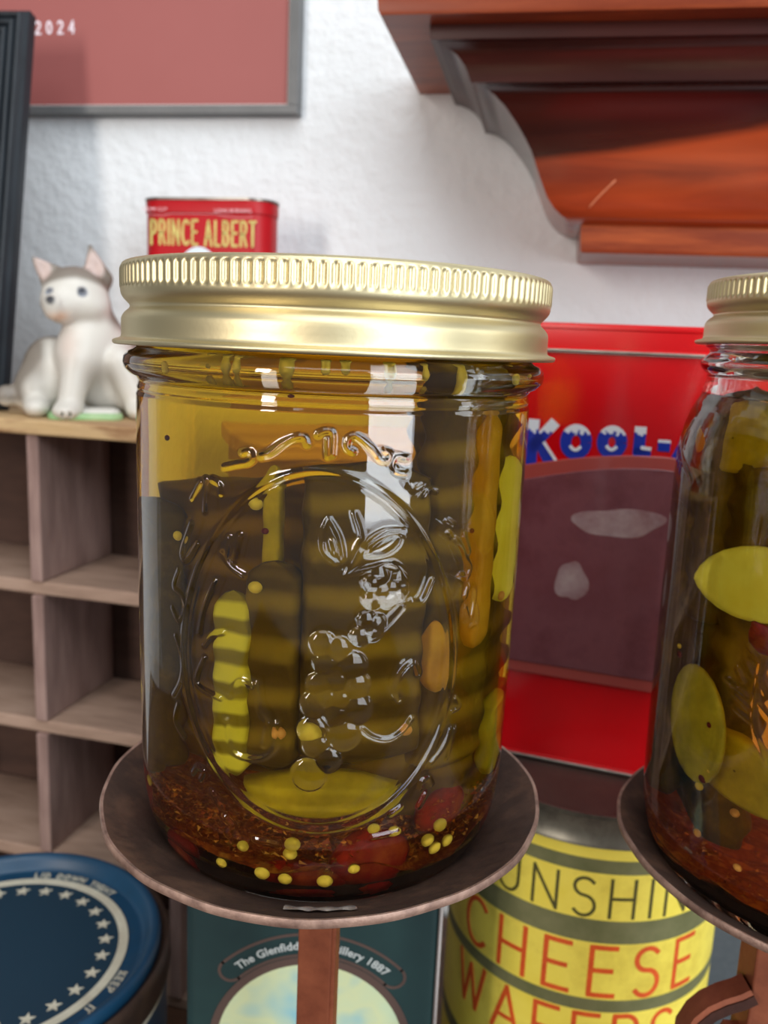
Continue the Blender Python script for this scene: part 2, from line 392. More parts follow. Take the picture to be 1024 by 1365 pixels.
# ================================================================== FLUTED DARK FRAME leaning at the left
M['flute'] = mat('slate_black_moulding', srgb(26, 30, 35), .42, spec=.35, var=[srgb(38, 44, 50)], scale=30, stretch=(6, 6, 1))
M['frame_back'] = mat('brown_picture_sheet', srgb(96, 70, 58), .6, var=[srgb(120, 96, 84)], scale=9)
b0 = at(11, 526, 436); lean = math.radians(11.5)
fr = thing('fluted_picture_frame', 'slate black fluted picture frame leaning on the shelf beside the dog figurine', 'picture frame', (b0[0], b0[1], -41.0), -math.radians(4))
fr.rotation_euler = (-lean, 0, -math.radians(6))
FH, FW2 = 199.0, 150.0
def fluted(nm, L, horiz, x, z):
    n = 60; s = np.linspace(0, 1, n); wd_ = 17.0
    dy = -8 - 1.5*np.abs(np.sin(s*math.pi*4.0))**.6 * (s < .8) + 1.0*(s >= .8)
    prof = [(0.0, 0.0)] + [(a*wd_, b) for a, b in zip(s, dy)] + [(wd_, 0.0)]
    b = MB(); P = []
    for k, e in enumerate((0, 1)):
        row = []
        for a, d in prof:
            inset = wd_ - a                      # mitre: the inner edge of the moulding is shorter
            if horiz: row.append((-a if False else 0, d, 0) if False else ((-L + (wd_-a if False else 0)) if False else (e*(-L) + (1-2*e)*(-(wd_-a)) , d, a)))
            else: row.append((-(wd_-a) , d, e*L + (1-2*e)*(wd_-a)))
        P.append(row)
    b.grid(np.array(P, float)); return b
# stile at the right (outer edge at x=0), rails top and bottom, stile at the left
def moulding(nm, p0, p1, inward):
    """profile swept from p0 to p1 (outer corners), mitred; inward = unit vector towards the picture"""
    p0, p1, inward = map(lambda q: np.array(q, float), (p0, p1, inward)); d = (p1-p0)/np.linalg.norm(p1-p0)
    s = np.linspace(0, 1, 61); wd_ = 17.0
    dep = np.where(s < .1, 6.0 + 2.0*s/.1, 8.0 + 2.4*np.abs(np.sin((s-.1)/.9*math.pi*4))**.8)
    rows = []
    for base, sg in ((p0, 1), (p1, -1)):
        row = [base.copy()]
        for a, q in zip(s, dep): row.append(base + inward*a*wd_ + d*sg*a*wd_ + np.array([0, -q, 0]))
        row.append(base + inward*wd_ + d*sg*wd_)
        rows.append(row)
    b = MB(); b.grid(np.array(rows)); return b.obj(nm, M['flute'], fr, smooth=50)
moulding('frame_stile', (0, 0, 0), (0, 0, FH), (-1, 0, 0)); moulding('frame_stile', (-FW2, 0, 0), (-FW2, 0, FH), (1, 0, 0))
moulding('frame_rail', (0, 0, 0), (-FW2, 0, 0), (0, 0, 1)); moulding('frame_rail', (0, 0, FH), (-FW2, 0, FH), (0, 0, -1))
pb = MB(); pb.box((-FW2/2, -2, FH/2), (FW2-20, 3, FH-20)); pb.obj('picture_sheet', M['frame_back'], fr, smooth=False)

# ================================================================== PRINCE ALBERT TIN (red pocket tin)
M['redtin'] = mat('red_tin_paint', srgb(180, 16, 28), .42, coat=0, spec=.3, var=[srgb(168, 12, 22)], scale=30)
M['tinmetal'] = mat('aged_tin_metal', srgb(150, 146, 138), .35, .8, var=[srgb(116, 108, 100)], scale=60)
M['cream'] = mat('gold_cream_ink', srgb(214, 202, 116), .5, var=[srgb(190, 172, 92)], scale=200)
M['paleblue'] = mat('pale_blue_ink', srgb(214, 226, 234), .5)
M['palepink'] = mat('pale_pink_ink', srgb(240, 190, 196), .5)
def roundrect(w_, d_, r, n=10):
    pts = []
    for cx, cy_, a0 in ((w_/2-r, d_/2-r, 0), (-w_/2+r, d_/2-r, 90), (-w_/2+r, -d_/2+r, 180), (w_/2-r, -d_/2+r, 270)):
        for k in range(n+1):
            a = math.radians(a0 + 90*k/n); pts.append((cx + r*math.cos(a), cy_ + r*math.sin(a)))
    return np.array(pts)
def loft(mb, base, levels, cap=True):
    """levels: (z, offset) - the outline grown by offset at height z"""
    c = base.mean(0); n = len(base); tg = np.roll(base, -1, 0) - np.roll(base, 1, 0); nr = np.stack([tg[:, 1], -tg[:, 0]], -1); nr /= np.hypot(nr[:, 0], nr[:, 1])[:, None]
    P = np.zeros((n, len(levels), 3))
    for k, (z, off) in enumerate(levels):
        P[:, k, :2] = base + nr*off; P[:, k, 2] = z
    b0_ = mb.n; mb.grid(P, wu=True)
    if cap:
        L = len(levels)
        mb.f.append(tuple(b0_ + i*L for i in reversed(range(n)))); mb.mi.append(0)
        mb.f.append(tuple(b0_ + i*L + L-1 for i in range(n))); mb.mi.append(0)
YP = 446.0
pl = at(192, 300, YP); pr = at(369, 300, YP-8)
pw = np.hypot(*(pr-pl)[:2]); pc = (pl+pr)/2; ztop_p = at(280, 265, YP-2)[2]
ph = ztop_p + 41.0
PYAW = math.radians(13)
pa = thing('tobacco_tin', 'small red pocket tin with cream lettering, behind the lid of the large jar', 'tin', (pc[0]-1.0, pc[1]+10.5, -41.0), -PYAW)
rr = roundrect(pw, 24, 11, 12)
b = MB(); loft(b, rr, [(0, 0), (ph-8, 0), (ph-7.4, -.2)]); b.obj('tin_body', M['redtin'], pa, smooth=40)
b = MB(); loft(b, rr, [(ph-7.4, .1), (ph-7.0, .5), (ph-1.6, .5), (ph-1.2, .3)]); b.obj('lid', M['redtin'], pa, smooth=40)
b = MB(); loft(b, rr, [(ph-1.3, .5), (ph-1.2, .9), (ph-.1, .9), (ph, .5), (ph, -.6), (ph-.9, -1.0)]); b.obj('lid_rim', M['tinmetal'], pa, smooth=40)['label'] = 'grey metal top rim'
fn = lambda u, v, h: np.array([u, -12 - h - .5, v])
w1_ = letters(pa, 'PRINCE', 11.2, .42, .16, 1.2, lambda u, v, h: fn(u - pw/2 + 6.5, v + ph-22.0, h-.5), M['cream'], .2, label='cream')
letters(pa, 'ALBERT', 11.2, .42, .16, 1.2, lambda u, v, h: fn(u - pw/2 + 6.5 + w1_ + 4.2, v + ph-22.3, h-.5), M['cream'], .2, label='cream')
b = MB(); font_mesh(b, 'CRIMP CUT', 2.5, lambda u, v, h: fn(u - pw/2 + 9, v + ph-6.6, .3), spacing=1.05)
font_mesh(b, 'LONG BURNING', 2.5, lambda u, v, h: fn(u + pw/2 - 17, v + ph-7.0, .3), spacing=1.05)
b.obj('small_lettering', M['palepink'], pa, smooth=False)['kind'] = 'stuff'
b = MB(); b.lathe([(0, .0), (.001, .0)], 4)
b = MB(); n = 40; t = np.linspace(0, 2*math.pi, n, endpoint=False)
V = [(11.5*math.cos(a)-1.5, -12.25, ph-37.5 + 14.5*math.sin(a)) for a in t]; b.add(V, [tuple(range(n))]); b.obj('portrait_oval', M['paleblue'], pa, smooth=False)['label'] = 'pale blue oval'
b = MB()
ribbons(b, [[(-34, -10), (-24, -12), (-18, -9), (-10, -8.6), (8, -8.6), (14, -12), (22, -14), (30, -13)]], .5, lambda u, v, h: fn(u*pw/76, v*.3 + ph-5.0, h-.5), .2)
b.obj('scroll_line', M['palepink'], pa, smooth=False)['kind'] = 'stuff'

# ================================================================== WOODEN WALL SHELF top right
def wood_mat():
    """dark red wood that turns orange below a slanting, noise-broken edge"""
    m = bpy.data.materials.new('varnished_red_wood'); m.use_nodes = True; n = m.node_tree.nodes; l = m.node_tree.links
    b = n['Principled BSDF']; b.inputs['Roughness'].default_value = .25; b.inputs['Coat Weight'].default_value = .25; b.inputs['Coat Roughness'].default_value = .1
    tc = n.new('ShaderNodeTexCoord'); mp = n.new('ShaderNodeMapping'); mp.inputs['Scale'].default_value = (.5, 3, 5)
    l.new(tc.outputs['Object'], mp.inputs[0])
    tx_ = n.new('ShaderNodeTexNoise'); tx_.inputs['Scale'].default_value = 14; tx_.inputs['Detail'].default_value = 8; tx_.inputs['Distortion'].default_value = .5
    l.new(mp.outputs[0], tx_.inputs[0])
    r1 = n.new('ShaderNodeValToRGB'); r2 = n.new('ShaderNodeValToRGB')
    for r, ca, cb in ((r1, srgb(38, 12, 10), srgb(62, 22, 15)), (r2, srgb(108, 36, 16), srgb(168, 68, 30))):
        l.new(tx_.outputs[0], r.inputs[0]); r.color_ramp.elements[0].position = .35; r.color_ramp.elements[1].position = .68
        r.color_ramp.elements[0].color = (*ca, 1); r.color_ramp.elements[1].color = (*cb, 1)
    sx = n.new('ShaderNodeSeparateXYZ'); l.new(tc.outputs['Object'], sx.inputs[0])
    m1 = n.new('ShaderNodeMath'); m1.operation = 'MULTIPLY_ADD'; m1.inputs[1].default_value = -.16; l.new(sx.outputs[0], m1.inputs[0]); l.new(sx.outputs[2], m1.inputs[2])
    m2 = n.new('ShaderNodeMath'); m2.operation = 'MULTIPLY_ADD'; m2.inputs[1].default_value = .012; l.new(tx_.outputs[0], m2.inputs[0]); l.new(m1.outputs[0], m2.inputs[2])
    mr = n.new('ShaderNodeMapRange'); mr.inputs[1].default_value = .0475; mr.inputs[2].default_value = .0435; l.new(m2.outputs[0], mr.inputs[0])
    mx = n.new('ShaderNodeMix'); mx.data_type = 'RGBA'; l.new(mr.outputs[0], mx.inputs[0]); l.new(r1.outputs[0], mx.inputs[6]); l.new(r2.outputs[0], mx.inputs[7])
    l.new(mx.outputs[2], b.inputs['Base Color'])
    return m
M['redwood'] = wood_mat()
M['darkwood'] = mat('dark_maroon_varnish', srgb(50, 19, 16), .3, spec=.3, coat=.1, var=[srgb(72, 32, 27), srgb(60, 25, 20)], scale=14, stretch=(.5, 3, 5))
M['orangewood'] = mat('orange_varnished_wood', srgb(138, 60, 28), .34, spec=.3, coat=.1, var=[srgb(160, 76, 36), srgb(120, 48, 22)], scale=14, stretch=(.5, 3, 5))
M['scratch'] = mat('bare_wood_scratch', srgb(214, 130, 90), .5)
wx0, wz0 = uw(on_plane(775, 336, WALL0 - en*55, en))      # lower front left corner of the shelf
def shelf_o(px, py):
    """overhang o and height z where the corner (wx0-o, front 55+o) shows at this pixel"""
    lo, hi = -20.0, 200.0
    for _ in range(50):
        o = (lo+hi)/2; p = on_plane(px, py, WALL0 - en*(55+.62*o), en); u, z = uw(p)
        if u > wx0 - o: lo, hi = o, hi
        else: lo, hi = lo, o
    return o, z
def shelf_level(px, py):
    best = None
    for o in np.linspace(-10, 150, 1601):
        p = on_plane(px, py, WALL0 - en*(55+.62*o), en); u, z = uw(p)
        e = abs(u - (wx0 - o))
        if best is None or e < best[0]: best = (e, o, z)
    return best[1], best[2]
shf = thing('wooden_wall_shelf', 'dark red varnished wooden shelf with stepped moulding, fixed to the wall at the upper right', 'shelf', WALL0 + e1*wx0 + np.array([0, 0, wz0]), -WY)
LEN = 330.0
def tier(nm, pxs, m, label=None):
    lv = [shelf_level(*p) for p in pxs]
    b = MB(); rows = []
    for o, z in lv:
        z = z - wz0
        rows.append([(-o, 0, z), (-o, -(55+.62*o), z), (LEN, -(55+.62*o), z), (LEN, 0, z)])
    P = np.array(rows, float).transpose(1, 0, 2); b.grid(P, wu=True)
    L = len(lv); b.f.append((0, L, 2*L, 3*L)); b.mi.append(0); b.f.append((3*L+L-1, 2*L+L-1, L+L-1, L-1)); b.mi.append(0)
    o = b.obj(nm, M[m], shf, smooth=38)
    if label: o['label'] = label
    return lv
tier('bottom_board', [(777, 337), (774.5, 335), (774, 330), (774, 304), (775, 300), (777, 298.5)], 'orangewood', 'orange brown bottom board')
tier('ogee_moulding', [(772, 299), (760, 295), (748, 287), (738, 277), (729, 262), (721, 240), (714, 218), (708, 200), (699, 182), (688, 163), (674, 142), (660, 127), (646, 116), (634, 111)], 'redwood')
tier('cove_moulding', [(636, 111.5), (628, 110), (626, 104), (620, 88), (610, 74), (598, 64), (586, 57), (580, 54)], 'darkwood')
tier('fillet_board', [(580, 54), (574, 52.5), (573, 48), (573, 26), (575, 22)], 'darkwood')
tier('top_board', [(513, 21.5), (507, 20), (504, 14), (503, -6), (506, -14)], 'orangewood', 'orange brown top board')
# a pale scratch on the moulding
a0 = on_plane(785, 277, WALL0 - en*57.5, en); a1_ = on_plane(821, 240, WALL0 - en*62, en)
b = MB(); q = []
for k in range(8):
    s_ = k/7; p = on_plane(785 + 36*s_ - 4*math.sin(s_*3.1), 277 - 37*s_ + 3*math.sin(s_*3.1), WALL0 - en*(55.6 + .62*shelf_level(738 - 17*s_, 277 - 37*s_)[0]), en)
    d = p - (WALL0 + e1*wx0); q.append((d @ e1, d @ en, p[2] - wz0))
b.tube(q, .35, 6); b.obj('scratch', M['scratch'], shf)['label'] = 'pale scratch'

# ================================================================== YELLOW CAN and RED TIN on top of it
CX, CYY, CR = 84.0, 311.0, 51.0
zc = [at(825, y, CYY - CR + 1.5)[2] for y in (1086, 1105, 1128, 1145, 1163, 1225, 1255, 1330, 1346)]
M['yellow'] = mat('aged_yellow_paint', srgb(236, 214, 76), .45, var=[srgb(216, 192, 72), srgb(244, 224, 92)], scale=26, detail=10)
M['olive'] = mat('olive_green_band', srgb(98, 100, 62), .5, var=[srgb(124, 122, 84)], scale=50)
M['oldtin'] = mat('tarnished_tin_lid', srgb(96, 92, 82), .38, .6, var=[srgb(70, 62, 56), srgb(120, 116, 104)], scale=30, detail=10)
M['lidtop'] = mat('brown_tarnished_top', srgb(74, 58, 54), .5, .4, var=[srgb(96, 78, 70)], scale=30)
M['orange_ink'] = mat('orange_red_ink', srgb(226, 92, 34), .5, var=[srgb(206, 78, 30)], scale=120)
M['darkolive_ink'] = mat('dark_olive_ink', srgb(78, 74, 34), .5)
can = thing('cracker_can', 'round yellow can with olive bands and orange lettering, below the red tin', 'can', (CX, CYY, -TABLE))
def cz(z): return z + TABLE
b = MB(); b.lathe([(0, 0), (CR, 0), (CR, cz(zc[2]))], 128); b.obj('can_body', M['yellow'], can, smooth=40)
for i, (za_, zb_) in enumerate(((zc[4], zc[3]), (zc[6], zc[5]), (zc[8], zc[7]), (zc[8]-40, zc[8]-34), (-TABLE+6, -TABLE+14))):
    b = MB(); b.lathe([(CR-.1, cz(za_)), (CR+.08, cz(za_)), (CR+.08, cz(zb_)), (CR-.1, cz(zb_))], 128); b.obj('painted_band', M['olive'], can, smooth=40)
b = MB(); b.lathe([(CR+.2, cz(zc[2])-.6), (CR+1.2, cz(zc[2])), (CR+1.0, cz(zc[2])+1.2), (CR+.5, cz(zc[2])+2), (CR+.5, cz(zc[1])+2), (CR+1.1, cz(zc[1])+4), (CR+.6, cz(zc[0])-1), (CR+.9, cz(zc[0])-.2), (CR+.2, cz(zc[0])), (CR-1, cz(zc[0])-.5)], 128)
b.obj('lid_skirt', M['oldtin'], can, smooth=40)['label'] = 'tarnished grey lid skirt'
b = MB(); b.lathe([(CR-.9, cz(zc[0])-1.4), (CR-.9, cz(zc[0])-.6), (CR-4, cz(zc[0])-.8), (0, cz(zc[0])-.8)], 96); b.obj('lid_top', M['lidtop'], can, smooth=40)
def can_text(txt, zlo, hgt, xl, yl, wf, gap, w_, m, label):
    p = on_cyl(xl, yl, (CX, CYY), CR); a0_ = math.atan2(p[1]-CYY, p[0]-CX)
    letters(can, txt, hgt, wf, gap, w_, lambda u, v, h: np.array([(CR+h)*math.cos(a0_+u/CR), (CR+h)*math.sin(a0_+u/CR), cz(zlo)+v]), m, label=label)
hS = (zc[4]-zc[5])*.80; can_text('SUNSHINE', zc[5]+(zc[4]-zc[5])*.08, hS, 633, 1170, .90, .34, 1.1, M['darkolive_ink'], 'dark olive')
hC = (zc[6]-zc[7])*.84; can_text('CHEESE', zc[7]+(zc[6]-zc[7])*.08, hC, 621, 1255, .84, .36, 1.75, M['orange_ink'], 'orange')
can_text('WAFERS', zc[8]-hC*1.08, hC, 612, 1320, .84, .27, 1.7, M['orange_ink'], 'orange')

KY = math.radians(19)
ka = np.array([math.cos(KY), -math.sin(KY), 0]); kn = np.array([math.sin(KY), math.cos(KY), 0])
zk = zc[0] + .1
kp = atz(770, 1021, zk); KO = kp.copy()                       # a point of the lower front edge
KH = on_plane(780, 431, KO, kn)[2] - zk
def kuv(px, py, off=0): p = on_plane(px, py, KO - kn*off, kn); return (p - KO) @ ka, p[2] - zk
M['kred'] = mat('glossy_red_tin', srgb(214, 8, 20), .20, spec=.35, coat=.15, var=[srgb(206, 6, 16)], scale=10)
M['kpanel'] = mat('maroon_panel', srgb(120, 60, 66), .34, coat=.2, var=[srgb(106, 46, 54), srgb(132, 74, 80)], scale=22)
M['kframe'] = mat('rose_red_border', srgb(176, 74, 66), .3, coat=.4)
M['kblue'] = mat('royal_blue_ink', srgb(20, 50, 170), .4)
M['ksnow'] = mat('snow_white_ink', srgb(236, 236, 240), .45)
kt = thing('drink_mix_tin', 'tall glossy red tin with blue snow-capped lettering, standing on the yellow can', 'tin', KO, -KY)
KL, KR_ = -34.0, 74.0; KD = 76.0; KH2 = KH
ro = roundrect(KR_-KL, KD, 7, 8) + np.array([(KL+KR_)/2, KD/2])
zl = kuv(780, 470)[1]
b = MB(); loft(b, ro, [(0, -.4), (.3, .3), (1.6, .4), (1.9, 0), (zl-.3, 0)]); b.obj('tin_body', M['kred'], kt, smooth=40)
b = MB(); loft(b, ro, [(zl-.2, .9), (zl+.1, 1.2), (zl+1.2, 1.2), (zl+1.5, .8), (KH2-2.2, .8), (KH2-1.8, 1.2), (KH2-.6, 1.2), (KH2, .4)]); b.obj('lid', M['kred'], kt, smooth=40)
b = MB(); loft(b, ro, [(zl-.1, 1.25), (zl+.05, 1.35), (zl+.75, 1.35), (zl+.9, 1.25)], cap=False); b.obj('lid_seam', M['tinmetal'], kt, smooth=40)['label'] = 'pale metal seam under the lid'
b = MB(); loft(b, ro, [(-.05, .2), (-.02, .6), (.7, .6), (.9, .4)], cap=False); b.obj('bottom_seam', M['tinmetal'], kt, smooth=40)
# recessed-look maroon panel with an arched top
def panel_outline(px0, grow=0):
    ul, _ = kuv(684, 760); ur = KR_ - 9.0
    zb0 = kuv(780, 893)[1]; za0 = kuv(700, 640)[1]; zm = kuv(795, 626)[1]
    ul -= grow; ur += grow
    pts = [(ul, zb0-grow), (ur, zb0-grow)]
    for k in range(17):
        s_ = k/16; u_ = ur + (ul-ur)*s_; pts.append((u_, za0 + grow + (zm+2-za0)*math.sin(s_*math.pi)))
    return pts
def slab(nm, pts, y0, y1, m, par):
    n_ = len(pts); b_ = MB(); V_ = [(u, y0, z) for u, z in pts] + [(u, y1, z) for u, z in pts]
    F_ = [tuple(range(n_, 2*n_)), tuple(reversed(range(n_)))] + [(i, (i+1) % n_, n_+(i+1) % n_, n_+i) for i in range(n_)]
    F_ = [tuple(reversed(f)) for f in F_]
    b_.add(V_, F_); return b_.obj(nm, m, par, smooth=False, bevel=.3)
slab('panel_border', panel_outline(0, 4.2), -.05, -.9, M['kframe'], kt)['label'] = 'rose red panel border'
slab('front_panel', panel_outline(0, 0), -.3, -1.3, M['kpanel'], kt)['label'] = 'plain maroon front panel with pale frosting'
# pale frost print on the panel: plain, without a picture
M['frost'] = mat('pale_frost_print', srgb(192, 168, 166), .4, var=[srgb(150, 106, 108)], scale=60)
def blob(cx_, cy_, rx_, ry_, seed):
    rnd = random.Random(seed); ph_ = [rnd.uniform(0, 6.3) for _ in range(4)]; pts = []
    for k in range(40):
        a = 2*math.pi*k/40; r_ = 1 + .12*math.sin(2*a+ph_[0]) + .08*math.sin(3*a+ph_[1]) + .06*math.sin(5*a+ph_[2])
        pts.append(kuv(cx_ + rx_*r_*math.cos(a), cy_ + ry_*r_*math.sin(a), 1.3))
    return pts[::-1]
slab('frost_patch', blob(825, 697, 55, 21, 3), -1.2, -1.36, M['frost'], kt)
slab('frost_patch', blob(762, 775, 20, 28, 8), -1.2, -1.36, M['frost'], kt)
# KOOL-AID lettering: blue strokes with snow on top
kool = [('K', 699, 741, 622, 557), ('O', 744, 788, 612, 562), ('O', 793, 835, 611, 564), ('L', 842, 868, 612, 567), ('-', 874, 893, 612, 572), ('A', 897, 940, 613, 568), ('I', 946, 956, 616, 570), ('D', 966, 1000, 620, 572)]
for ch, xa, xb_, yb, yt in kool:
    b = MB()
    ua_, va_ = kuv(xa, yb, .2); ub_, _ = kuv(xb_, yb, .2); _, vt_ = kuv(xa, yt, .2)
    hh = vt_ - va_; ww = ub_ - ua_; gw, gl = G[ch]
    wst = 3.8
    lines = [[(ua_ + wst/2 + (x_/gw)*(ww-wst), va_ + wst/2 + y_*(hh-wst)) for x_, y_ in l_] for l_ in gl]
    if ch == 'I': lines = [[((ua_+ub_)/2, va_+wst/2), ((ua_+ub_)/2, vt_-wst/2)]]
    def snow(u, v, va_=va_, hh=hh, ch=ch):
        s_ = (v-va_)/hh; lim = .74 + .05*math.sin(u*2.6+v)
        if ch == '-': lim = .56
        return 1 if s_ > lim else 0
    ribbons(b, lines, wst, lambda u, v, h: np.array([u, -h, v]), .25, .35, mif=snow)
    if ch in 'OO': ribbons(b, [[(ua_+ww*.36+ww*.28*k/6, va_+hh*(.36-.08*math.sin(math.pi*k/6))) for k in range(7)]], 1.1, lambda u, v, h: np.array([u, -h-.2, v]), .25, .4, mi=1)
    if ch == 'L': ribbons(b, [[(ua_+ww*.5, va_+hh*.36), (ub_-.8, va_+hh*.34)]], 1.2, lambda u, v, h: np.array([u, -h-.2, v]), .25, .4, mi=1)
    if ch == 'K': ribbons(b, [[(ua_+ww*.58, va_+hh*.52), (ub_-.4, va_+hh*.2)]], 1.0, lambda u, v, h: np.array([u, -h-.2, v]), .25, .4, mi=1)
    b.obj('letter', [M['kblue'], M['ksnow']], kt, smooth=False)['label'] = 'blue letter ' + ch + ' capped with white snow' if ch != '-' else 'blue dash capped with white snow'

# grey box far behind, at the right
M['slate'] = mat('slate_grey_card', srgb(88, 94, 100), .7, var=[srgb(80, 86, 92)], scale=300)
g = MB(); g.box((0, 0, 62), (150, 40, 124)); o = g.obj('grey_box', M['slate'], smooth=False, bevel=1)
p = at(985, 1250, 385); o.location = world((p[0]+35, 392, -TABLE)); o.rotation_euler = (0, 0, -math.radians(8))
tag(o, 'plain slate grey box in the gap right of the yellow can', 'box')

# ================================================================== GREEN BOX tin
M['green'] = mat('dark_green_tin', srgb(26, 48, 50), .45, var=[srgb(34, 60, 60)], scale=18)
M['greyedge'] = mat('worn_grey_edge', srgb(150, 140, 136), .4, .5)
M['brownline'] = mat('brown_bronze_ink', srgb(84, 66, 60), .45)
M['scene_ink'] = mat('pale_sky_print', srgb(180, 202, 172), .5, var=[srgb(130, 180, 190), srgb(196, 204, 160)], scale=28, detail=3)
M['silver_ink'] = mat('silver_ink', srgb(176, 182, 180), .4)
GY = 237.0
gl = at(246, 1290, GY); gr = at(588, 1290, GY); gw_ = gr[0]-gl[0]; gc = (gl[0]+gr[0])/2
gt = TABLE - 142.0
gb = thing('bottle_tin', 'dark green rectangular tin with a pale round picture, behind the stem of the large stand', 'tin', (gc, GY, -TABLE))
ro = roundrect(gw_, 30, 4, 6) + np.array([0, 15])
b = MB(); loft(b, ro, [(0, -.3), (.5, 0), (gt-5, 0)]); b.obj('tin_body', M['green'], gb, smooth=40)
b = MB(); loft(b, ro, [(gt-5, .2), (gt-4.7, .6), (gt-.6, .6), (gt, 0)]); b.obj('lid', M['green'], gb, smooth=40)
b = MB(); b.tube([(gw_/2-1.0, 0.2, 3), (gw_/2-1.0, .2, gt-6)], .7, 8); b.obj('edge_seam', M['greyedge'], gb)
def gp(px, py): p = at(px, py, GY); return p[0]-gc, p[2]+TABLE
cxg, czg = gp(413, 1395); rg = gp(510, 1395)[0]-cxg; 
t = np.linspace(0, 2*math.pi, 72, endpoint=False)
def disc(nm, r_in, r_out, y, m, label=None):
    b_ = MB(); P = np.zeros((72, 2 if r_in else 2, 3))
    for k, r_ in enumerate((r_in, r_out)): P[:, k, 0] = cxg + r_*np.cos(t); P[:, k, 1] = y; P[:, k, 2] = czg + r_*np.sin(t)
    b_.grid(P, wu=True); o_ = b_.obj(nm, m, gb, smooth=False)
    if label: o_['label'] = label
Rg = math.hypot(0, gp(413, 1285)[1]-czg)
disc('round_picture', .01, Rg, -.15, M['scene_ink'], 'pale blue and cream round picture')
disc('picture_border', Rg, Rg+2.6, -.25, M['brownline'])
b = MB(); Rt = Rg + 5.4
amp = 44
for r_ in (Rt-2.2, Rt+5.0):
    ribbons(b, [[(r_*math.sin(math.radians(a)), r_*math.cos(math.radians(a))) for a in np.linspace(-amp, amp, 60)]], .9, lambda u, v, h: np.array([cxg+u, -h, czg+v]), .15, 1)
for sg in (-1, 1):
    c0 = (Rt+1.4)*math.sin(math.radians(amp))*sg, (Rt+1.4)*math.cos(math.radians(amp))
    ribbons(b, [[(c0[0] + 3.6*math.cos(q_), c0[1] + 3.6*math.sin(q_)) for q_ in np.linspace(math.radians(90-amp*sg), math.radians(90-amp*sg - 180*sg), 14)]], .9, lambda u, v, h: np.array([cxg+u, -h, czg+v]), .15, 1)
b.obj('banner_outline', M['brownline'], gb, smooth=False)
b = MB()
def arct(u, v, h): a = u/Rt; r_ = Rt + v; return np.array([cxg + r_*math.sin(a), -.2-h, czg + r_*math.cos(a)])
font_mesh(b, 'The Glenfiddich Distillery 1887', 3.75, arct, .1, spacing=1.03, bold=.10)
b.obj('lettering', M['silver_ink'], gb, smooth=False)['kind'] = 'stuff'
b = MB()
for k, (du, dv, rr_) in enumerate(((3, -8, 5), (-3, -12, 4))):
    pass
# castle-like green hill at the bottom edge of the picture is out of frame

# ================================================================== BLUE ROUND TIN
BX, BY, BZ = -136.5, 285.0, -228.0
M['blue'] = mat('worn_blue_paint', srgb(14, 50, 74), .42, var=[srgb(42, 58, 68), srgb(12, 60, 90)], scale=14, detail=10, ramp=(.3, .7))
M['blue_center'] = mat('dark_blue_paint', srgb(16, 48, 66), .45, var=[srgb(62, 64, 70), srgb(14, 46, 64)], scale=16, detail=8, ramp=(.45, .75))
M['bonewhite'] = mat('bone_white_ink', srgb(206, 202, 182), .5, var=[srgb(186, 178, 158)], scale=90)
M['darkrim'] = mat('dark_rusty_rim', srgb(58, 44, 38), .5, .4, var=[srgb(84, 62, 50)], scale=60)
RD = 59.0
bt = thing('coffee_tin', 'round blue tin with a ring of bone white stars on its lid', 'tin', (BX, BY, -TABLE))
bz = BZ + TABLE
b = MB(); b.lathe([(0, 0), (RD+2, 0), (RD+2, bz-13)], 96); b.obj('tin_body', M['blue'], bt, smooth=40)
b = MB(); b.lathe([(RD+2.0, bz-15), (RD+2.25, bz-15), (RD+2.25, bz-12.5), (RD+2, bz-12.5)], 96); b.obj('painted_band', M['bonewhite'], bt, smooth=40)
b = MB(); b.lathe([(RD+1.9, bz-12.4), (RD+3.2, bz-11.5), (RD+3.6, bz-9), (RD+3.3, bz-4), (RD+3.4, bz-.5), (RD+2, bz+.8), (RD, bz-.6), (RD-1, bz-3)], 96); b.obj('lid_rim', M['darkrim'], bt, smooth=50)['label'] = 'dark rusty rim of the lid'
b = MB(); b.lathe(spline_prof([(RD-.4, bz-4), (RD, bz+1.4), (RD-.7, bz+3.4), (RD-2.0, bz+4.0), (RD-3.8, bz+3.2), (RD-5.4, bz+.8), (RD-6.6, bz-1.0), (RD-8, bz-1.55), (RD-11, bz-1.6), (0, bz-1.6)], 3), 128); b.obj('lid', M['blue'], bt, smooth=40)
b = MB(); b.lathe([(RD-12.0, bz-1.62), (RD-12.0, bz-1.5), (0, bz-1.5)], 96); b.obj('lid_centre', M['blue_center'], bt, smooth=40)
b = MB(); b.lathe([(RD-12.4, bz-1.6), (RD-12.4, bz-1.35), (RD-15.9, bz-1.35), (RD-15.9, bz-1.6)], 128); b.obj('ring_band', M['bonewhite'], bt, smooth=40)['label'] = 'bone white ring'
sm = MB(); V = []
for k in range(10):
    a = math.pi/2 + k*math.pi/5; r_ = 3.0 if k % 2 == 0 else 1.25; V.append((r_*math.cos(a), r_*math.sin(a), 0))
sm.add(V + [(x, y, -.2) for x, y, z in V], [tuple(range(10))] + [(i, (i+1) % 10, 10+(i+1) % 10, 10+i) for i in range(10)])
smd = sm.data('star', M['bonewhite'], False)
NST = 26
for k in range(NST):
    a = 2*math.pi*k/NST + .05; r_ = RD - 20.8
    o = bpy.data.objects.new('star', smd); C.objects.link(o); o.parent = bt
    o.location = (r_*math.cos(a)*MM, r_*math.sin(a)*MM, (bz-1.3)*MM); o.rotation_euler = (0, 0, .15)
b = MB()
